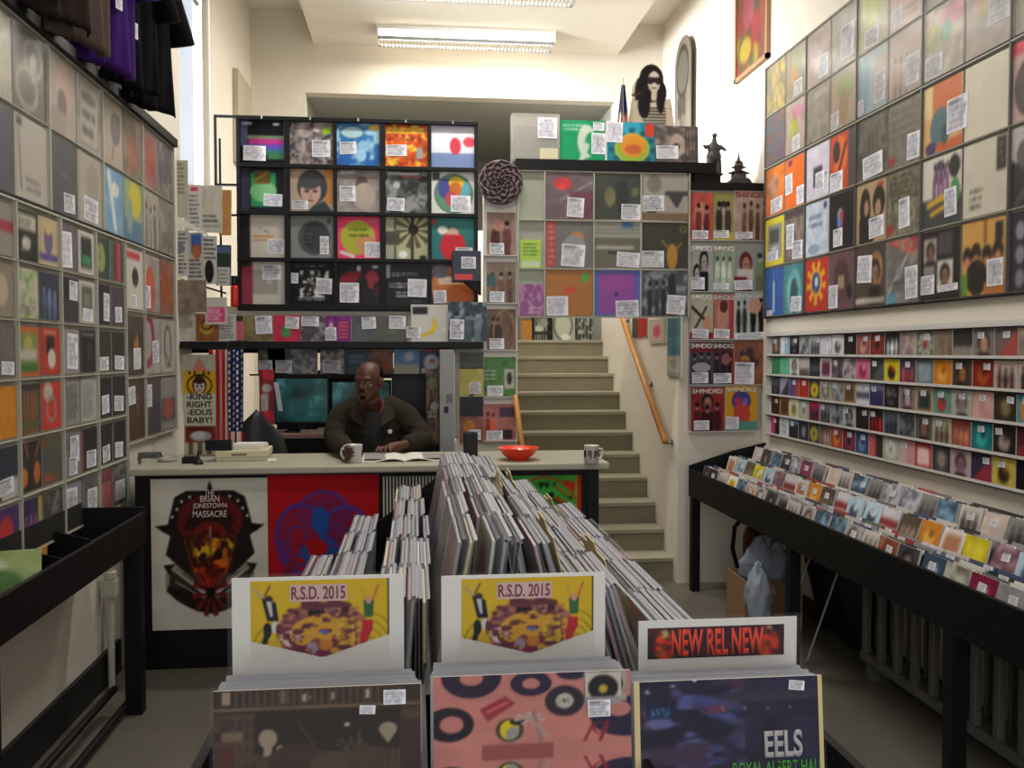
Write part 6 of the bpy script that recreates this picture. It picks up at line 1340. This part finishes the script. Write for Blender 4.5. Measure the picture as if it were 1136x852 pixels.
# ------------------------------------------------------------------ T-shirts hanging high on the left wall
def shirt(px, m, label, zb, X=-1.37, width=.42, rz=1.22, seed=0, tagp=None):
    Y = atX(px, 40, X)[0]
    t = thing('hanging_t_shirt', label, 'T-shirt', (X, Y, zb), rz)
    rng = random.Random(seed); ph = rng.uniform(0, 6)
    H = .72; nx, nz = 26, 26; vs = []; fs = []
    for side in (0, 1):
        for j in range(nz+1):
            v = j/nz; z = H*v
            hw = width/2*(1-.05*math.sin(PI*v)) if v < .93 else width/2*(1-(v-.93)/.07*.25)
            for i in range(nx+1):
                u = i/nx*2-1
                fold = .020*math.sin(u*7+ph+v*1.5)*(1-.6*v)+.010*math.sin(u*15+ph*2)*(1-v)
                th = .02*(1-u*u)+.003
                zz = z - (.03*abs(u) if v > .9 else 0) + .012*math.sin(u*5+ph)*(1-v)
                vs.append((u*hw, fold+(-th if side == 0 else th), zz))
    N_ = (nx+1)*(nz+1)
    for side in (0, 1):
        for j in range(nz):
            for i in range(nx):
                a = side*N_+j*(nx+1)+i; fs.append((a, a+1, a+nx+2, a+nx+1))
    for j in range(nz):
        for i in (0, nx):
            a = j*(nx+1)+i; fs.append((a, a+nx+1, a+nx+1+N_, a+N_))
    for i in range(nx):
        a = i; fs.append((a, a+1, a+1+N_, a+N_)); a = nz*(nx+1)+i; fs.append((a, a+1, a+1+N_, a+N_))
    part('body', MB().add(vs, fs), m, t, smooth=True)
    for s in (-1, 1):
        part('sleeve', MB().tube([(s*width*.42, 0, .64), (s*(width*.5+.03), .0, .52), (s*(width*.5+.07), -.005, .40)], [.07, .075, .085], 14), m, t, smooth=True)
    part('hanger', MB().tube([(-.2, 0, .66), (0, 0, .74), (.2, 0, .66)], .006, 8).tube([(0, 0, .74), (0, 0, .80), (.02, 0, .83), (0, 0, .85)], .003, 6), BLACKP, t)
    if tagp:
        part('price_label', label_mesh(.045, .075, seed % 4), None, t, loc=(tagp[0], -.052, tagp[1]))
    return t
def cloth(n, c): return mat('cotton_'+n, c, .95, noise=.2, nscale=12, spec=.1)
shirt(28, cloth('black', '070708'), 'black T-shirt, nearest of the row hanging high on the left wall', 2.93, seed=1)
shirt(58, cloth('dark_brown', '2a211f'), 'dark brown T-shirt hanging between the black and the grey brown ones', 2.88, seed=2)
shirt(86, cloth('grey_brown', '4d413a'), 'grey brown T-shirt hanging left of the purple one', 2.87, seed=3)
shirt(118, cloth('purple', '371a5c'), 'purple T-shirt hanging high on the left wall', 2.875, seed=4, tagp=(.02, .26))
shirt(142, cloth('black', '070708'), 'black T-shirt with a white tag just right of the purple one', 2.88, seed=5, tagp=(-.02, .22))
shirt(162, cloth('black2', '09080a'), 'black T-shirt hanging nearest the window, farthest of the row', 2.86, seed=6, tagp=(-.06, .2))
cr = thing('clothes_rail', 'metal clothes rail high on the left wall carrying the T-shirts', 'rail', (-1.30, 4.2, 3.68))
part('rail', MB().tube([(0, -1.9, .02), (0, 1.5, .02)], .014, 10), GREYM, cr)
for y in (-1.5, .0, 1.4): part('bracket', MB().tube([(-.19, y, .02), (0, y, .02)], .010, 8), GREYM, cr)

# ------------------------------------------------------------------ the man at the counter
def Y3(px, py, Y): a = atY(px, py, Y); return Vector((a[0], Y, a[1]))
HC = Y3(409, 424, 5.22)               # head centre
man = thing('person', 'seated man in a dark olive jacket holding a mug at the counter', 'person', (HC.x, 5.55, 0))
OR = Vector((HC.x, 5.55, 0))
RH_ = Matrix.Rotation(-.42, 3, 'Z') @ Matrix.Rotation(.10, 3, 'X')      # head turned to the left of the photo
def hp_(x, y, z): return HC + RH_ @ Vector((x, y, z)) - OR
def W(v): return Vector(v) - OR
nb = W(Y3(414, 449, 5.36)); chest = nb+Vector((0, .12, -.26)); belly = nb+Vector((0, .16, -.50)); pel = nb+Vector((0, .20, -.66))
shL = nb+Vector((-.185, .03, -.075)); shR = nb+Vector((.185, .03, -.075))
elL = W(Y3(372, 492, 5.30)); elL.z = CZ+.075; elR = W(Y3(470, 486, 5.32)); elR.z = CZ+.06
mugp = Vector((MX, MY, CZ)) - OR
wrL = mugp+Vector((-.035, .085, .045)); hdR = W((onZ(430, 505)[0], onZ(430, 505)[1]+.03, CZ+.035)); wrR = hdR+Vector((.085, .07, .01))
b = MB()
# head
def he(x, y, z, rx, ry, rz_): b.ell(hp_(x, y, z), (rx, ry, rz_), 24, 16, RH_)
he(0, .012, .030, .074, .094, .086); he(0, -.012, -.030, .062, .074, .075); he(0, -.045, -.078, .036, .034, .028); he(0, -.030, -.060, .05, .045, .035)
he(0, -.086, -.022, .013, .016, .012); b.tube([hp_(0, -.072, .018), hp_(0, -.092, -.012), hp_(0, -.098, -.022)], [.009, .011, .013], 10)
he(-.013, -.084, -.026, .009, .010, .008); he(.013, -.084, -.026, .009, .010, .008)
he(0, -.074, .030, .052, .014, .012); he(0, -.080, -.050, .024, .012, .007); he(0, -.080, -.061, .021, .012, .008)
he(-.035, -.058, -.018, .022, .02, .018); he(.035, -.058, -.018, .022, .02, .018)
for s in (-1, 1):
    he(s*.076, .012, -.006, .010, .020, .032)
# neck, torso, arms, legs
b.tube([hp_(0, .022, -.03), hp_(0, .02, -.09), nb+Vector((0, .0, -.02)), nb+Vector((0, .03, -.08))], [.055, .054, .060, .085], 18)
b.tube([nb+Vector((0, .03, -.04)), nb+Vector((0, .055, -.10)), chest, belly, pel], [.085, .12, .145, .15, .16], 24)
b.tube([shL, nb+Vector((0, .03, -.07)), shR], [.055, .075, .055], 16)
b.tube([shL, (shL+elL)/2+Vector((-.01, .01, 0)), elL], [.056, .050, .042], 16); b.tube([elL, (elL+wrL)/2, wrL], [.043, .038, .027], 16)
b.tube([shR, (shR+elR)/2+Vector((.01, .01, 0)), elR], [.056, .050, .042], 16); b.tube([elR, (elR+wrR)/2, wrR], [.043, .038, .027], 16)
for s in (-1, 1):
    hipp = pel+Vector((s*.09, 0, -.0)); kn = pel+Vector((s*.13, -.26, -.05)); kn.y = min(kn.y, 5.40-OR.y+.0); ft = Vector((kn.x, kn.y+.05, .09))
    b.tube([hipp, (hipp+kn)/2, kn], [.09, .078, .06], 16); b.tube([kn, (kn+ft)/2, ft], [.058, .05, .036], 14); b.tube([ft, ft+Vector((0, -.0, -.05)), ft+Vector((s*.01, -.06, -.06))], [.036, .036, .028], 12)
# hand round the mug
pc_ = mugp+Vector((-.040, .030, .048))
b.tube([wrL, (wrL+pc_)/2, pc_], [.027, .030, .030], 14)
for k in range(4):
    z = .078-.019*k; r_ = .050; L = [1.0, 1.1, 1.05, .85][k]
    pth = []
    for j in range(6):
        a = math.radians(150 + 22*j*L)
        pth.append(mugp+Vector((r_*math.cos(a), r_*math.sin(a)*1.0, z)))
    b.tube([pc_+Vector((0, 0, z-.048))]+pth, [.011]+[.0095, .009, .0088, .008, .0075, .0068], 10)
b.tube([pc_+Vector((0, .01, .01)), mugp+Vector((-.02, .05, .07)), mugp+Vector((.012, .048, .078)), mugp+Vector((.032, .038, .074))], [.014, .011, .0095, .008], 10)
# right hand resting on the paper
b.tube([wrR, (wrR+hdR)/2, hdR], [.027, .030, .026], 14); b.ell(hdR, (.040, .036, .018), 16, 10)
for k in range(4):
    s0 = hdR+Vector((-.028+.017*k-.012, -.026+.004*k, 0)); dr = Vector((-.35+.14*k, -1, 0)).normalized(); L = [.070, .078, .074, .058][k]
    b.tube([s0, s0+dr*L*.4+Vector((0, 0, .012)), s0+dr*L*.72+Vector((0, 0, .002)), s0+dr*L+Vector((0, 0, -.012))], [.010, .0092, .0085, .007], 10)
b.tube([hdR+Vector((-.03, .01, 0)), hdR+Vector((-.055, -.012, .0)), hdR+Vector((-.065, -.035, -.008))], [.012, .010, .008], 10)
o = part('body', b, SKIN, man, smooth=True); remesh(o, .0042, 3)
EYE_ = mat('eye_white', '8a7e72', .5); PUP = mat('pupil', '0c0806', .2)
for s in (-1, 1):
    e_ = part('eye', MB().ell(hp_(s*.027, -.066, .010), (.011, .009, .006), 14, 10, RH_), EYE_, man, smooth=True)
    part('pupil', MB().ell(hp_(s*.027-.002, -.0765, .010), (.005, .003, .005), 10, 8, RH_), PUP, e_, smooth=True)
    part('eyebrow', MB().tube([hp_(s*.012, -.083, .030), hp_(s*.028, -.081, .035), hp_(s*.045, -.070, .030)], [.003, .004, .002], 8), mat('brow_black', '120c0a', .8), man)
hb_ = MB()
hb_.ell(hp_(0, .022, .030), (.0755, .090, .086), 28, 18, RH_)
me = hb_.mesh('hair', mat('cropped_hair', '080606', .95, noise=.3, spec=.05), True)
bm = bmesh.new(); bm.from_mesh(me)
Ri = RH_.inverted()
kill = []
for f in bm.faces:
    q = Ri @ (f.calc_center_median() + OR - HC)
    if q.y < -.02+max(0, (q.z-.03))*1.1 or q.z < -.035 or q.z > .085: kill.append(f)
bmesh.ops.delete(bm, geom=kill, context='FACES'); bm.to_mesh(me); bm.free()
o = part('hair', me, None, man); s_ = o.modifiers.new('s', 'SOLIDIFY'); s_.thickness = .003
bd = MB(); bd.ell(hp_(0, -.078, -.078), (.018, .010, .008), 12, 8, RH_)
part('moustache', MB().tube([hp_(-.020, -.088, -.044), hp_(0, -.094, -.041), hp_(.020, -.088, -.044)], [.002, .0035, .002], 8), mat('cropped_hair'), man, smooth=True)
part('beard', bd, mat('cropped_hair'), man, smooth=True)
# clothes
JK = mat('olive_jacket_cloth', '2b261c', .95, noise=.35, nscale=14, bump=.3, bscale=40, spec=.2)
j = MB()
j.tube([nb+Vector((0, .045, -.02)), nb+Vector((0, .05, -.06)), nb+Vector((0, .055, -.11)), chest+Vector((0, .0, 0)), belly, pel+Vector((0, 0, .03))], [.095, .135, .165, .182, .185, .19], 26)
j.tube([shL+Vector((0, 0, .004)), nb+Vector((-.06, .035, -.005))], [.078, .078], 16).tube([shR+Vector((0, 0, .004)), nb+Vector((.06, .035, -.005))], [.078, .078], 16).ell(shL, (.08, .08, .08)).ell(shR, (.08, .08, .08))
def sleeve(sh, el, wr, s):
    mid = (sh+el)/2+Vector((s*.014, .01, 0)); fm_ = el+(wr-el)*.45; ew = el+(wr-el)*.86
    j.tube([sh, sh+(mid-sh)*.6, mid, mid+(el-mid)*.6, el, fm_, ew], [.077, .074, .066, .070, .062, .058, .045], 18)
    for t, r_ in ((.35, .070), (.62, .068), (.82, .067)):      # folds
        p = sh+(el-sh)*t; j.ell(p+Vector((s*.012, -.01, 0)), (r_, r_*.9, .016), 16, 8)
    for t in (.3, .55, .75):
        p = el+(wr-el)*t; j.ell(p, (.052-.012*t, .052-.012*t, .056-.014*t), 12, 8)
sleeve(shL, elL, wrL, -1); sleeve(shR, elR, wrR, 1)
o = part('jacket', j, JK, man, smooth=True); remesh(o, .007, 3)
jf = MB()
fr0 = nb+Vector((0, -.075, -.06)); 
def frontpt(dx, dz):       # a point on the front of the chest
    r_ = .128+.060*min(1, -dz/.14); yy = .045+.075*min(1, -dz/.26)
    return nb+Vector((dx, yy-math.sqrt(max(.002, r_*r_-dx*dx))-.008, dz))
for s in (-1, 1):
    # open collar wing
    a_ = nb+Vector((s*.066, .03, .045)); b__ = nb+Vector((s*.125, -.035, .012)); c_ = nb+Vector((s*.125, -.110, -.075)); d_ = nb+Vector((s*.045, -.145, -.125))
    up_ = Vector((0, -.012, .004))
    cw = MB().add([a_, b__, c_, d_, a_+up_, b__+up_, c_+up_, d_+up_], [(0,1,2,3),(4,7,6,5),(0,4,5,1),(1,5,6,2),(2,6,7,3),(3,7,4,0)])
    o = part('collar', cw, JK, man, bev=.004)
    # chest pocket and flap
    pk = MB(); fo = Vector((0, -.024, 0)); q = [frontpt(s*.06, -.20)+fo, frontpt(s*.135, -.20)+fo, frontpt(s*.135, -.31)+fo, frontpt(s*.06, -.31)+fo]
    oo = Vector((0, -.008, 0)); pk.add([p for p in q]+[p+oo for p in q], [(0,1,2,3),(4,7,6,5),(0,4,5,1),(1,5,6,2),(2,6,7,3),(3,7,4,0)])
    po = part('pocket', pk, JK, man, bev=.003)
    q = [p+fo for p in (frontpt(s*.055, -.19), frontpt(s*.14, -.19), frontpt(s*.14, -.225), frontpt(s*.10, -.24), frontpt(s*.055, -.225))]; oo = Vector((0, -.014, 0)); n5 = 5
    fp = MB().add([p+Vector((0,-.006,0)) for p in q]+[p+oo for p in q], [tuple(range(5)), tuple(range(9, 4, -1))]+[(i, i+5, (i+1) % 5+5, (i+1) % 5) for i in range(5)])
    part('flap', fp, JK, po)
    part('button', MB().ell(frontpt(s*.10, -.222)+Vector((0, -.042, 0)), (.006, .003, .006), 10, 6), BLACKP, po)
# open front: T-shirt showing, inner red collar
tsm = MB(); cols_ = []
for i in range(9):
    dz = -.03-.045*i; wd = .040+.004*i
    cols_ += [frontpt(-wd, dz)+Vector((0, -.006, 0)), frontpt(0, dz)+Vector((0, -.009, 0)), frontpt(wd, dz)+Vector((0, -.006, 0))]
tsm.add(cols_, [(3*i, 3*i+1, 3*i+4, 3*i+3) for i in range(8)]+[(3*i+1, 3*i+2, 3*i+5, 3*i+4) for i in range(8)])
o = part('t_shirt', tsm, mat('dark_shirt', '1c1d20', .9, noise=.1), man); s_ = o.modifiers.new('s', 'SOLIDIFY'); s_.thickness = .004
for s in (-1, 1):
    part('inner_collar', MB().tube([nb+Vector((s*.05, .0, .03)), nb+Vector((s*.058, -.05, -.01)), frontpt(s*.03, -.09)], [.012, .014, .008], 10), mat('dark_red_cloth', '4a1614', .85), man, smooth=True)
bp = frontpt(.10, -.15)+Vector((0, -.030, 0))
part('badge', MB().lathe([(0, .006), (.012, .004), (.014, .0)], (bp.x, bp.y, bp.z), 20, 'y'), mat('badge_white', 'c8c4bc', .3), man, label='round white badge')
# trousers, shoes
tr_ = MB()
for s in (-1, 1):
    hipp = pel+Vector((s*.09, 0, 0)); kn = pel+Vector((s*.13, -.26, -.05)); kn.y = min(kn.y, 5.40-OR.y); ft = Vector((kn.x, kn.y+.05, .13))
    tr_.tube([hipp, (hipp+kn)/2, kn, (kn+ft)/2, ft], [.105, .092, .074, .066, .055], 16)
tr_.ell(pel, (.19, .14, .12))
o = part('trousers', tr_, mat('dark_trousers', '16171b', .9), man, smooth=True); remesh(o, .009, 2)
for s in (-1, 1):
    kn = pel+Vector((s*.13, -.26, -.05)); kn.y = min(kn.y, 5.40-OR.y)
    part('shoe', MB().ell((kn.x, kn.y-.01, .045), (.045, .12, .045), 16, 10).box(kn.x-.045, kn.x+.045, kn.y-.12, kn.y+.10, 0, .02), BLACKP, man, smooth=True)
# bracelets
ax = (wrL-elL).normalized()
for k, (t, m1) in enumerate(((.88, BLACKP), (.935, mat('bead_white', 'c8c2b4', .4)), (1.0, BLACKP))):
    c_ = elL+(wrL-elL)*t; bb = MB(); u_ = ax.cross(Vector((0, 0, 1))).normalized(); v_ = ax.cross(u_)
    for i in range(14):
        a = 2*PI*i/14; bb.ell(c_+u_*.034*math.cos(a)+v_*.034*math.sin(a), (.0075,)*3, 8, 6)
    part('bracelet', bb, m1, man, smooth=True)
sl_ = thing('stool', 'dark stool under the seated man behind the counter', 'stool', (OR.x+pel.x, OR.y+pel.y, 0))
sz = pel.z-.115
part('seat', MB().lathe([(0, sz-.05), (.17, sz-.05), (.18, sz-.03), (.17, sz-.0), (0, sz)], (0,0,0), 28), BLACKP, sl_, smooth=True)
for k in range(4):
    a = PI/4+k*PI/2; part('leg', MB().tube([(.11*math.cos(a), .11*math.sin(a), sz-.05), (.19*math.cos(a), .19*math.sin(a), 0)], .014, 10), GREYM, sl_)
# ------------------------------------------------------------------ daylight
w = bpy.data.worlds.new('world'); scene.world = w; w.use_nodes = True
w.node_tree.nodes['Background'].inputs[0].default_value = (.75, .85, 1, 1); w.node_tree.nodes['Background'].inputs[1].default_value = .5
def area(name, loc, rot, sx, sy, power, col):
    l = bpy.data.lights.new(name, 'AREA'); l.shape = 'RECTANGLE'; l.size = sx; l.size_y = sy; l.energy = power; l.color = col
    o = bpy.data.objects.new(name, l); COL.objects.link(o); o.location = loc; o.rotation_euler = rot; return o
area('ceiling_lamp_glow', (.47, 8.15, 4.30), (0, 0, 0), 1.5, .2, 27, (1, .97, .92))
area('ceiling_lamp_glow', (.47, 7.05, 4.30), (0, 0, 0), 1.5, .2, 28, (1, .97, .92))
for y_, p_ in ((5.4, 42), (3.2, 24), (1.0, 8)):  # added overhead lamps out of view, brightening the counter and browser
    area('ceiling_lamp_glow', (.47, y_, 4.30), (0, 0, 0), 1.5, .2, p_, (1, .97, .94))
a_ = area('left_window_daylight', (XL-.35, 6.3, 3.55), (0, -PI/2+.12, .28), 1.6, .9, 115, (.95, .97, 1)); a_.data.spread = 1.3
area('shopfront_daylight', (.5, YF-.3, 2.0), (PI/2, 0, 0), 2.6, 2.2, 60, (.94, .96, 1))
vs = scene.view_settings
vs.view_transform = 'Standard'; vs.look = 'None'; vs.gamma = 1; vs.use_curve_mapping = False; vs.exposure = 0.38
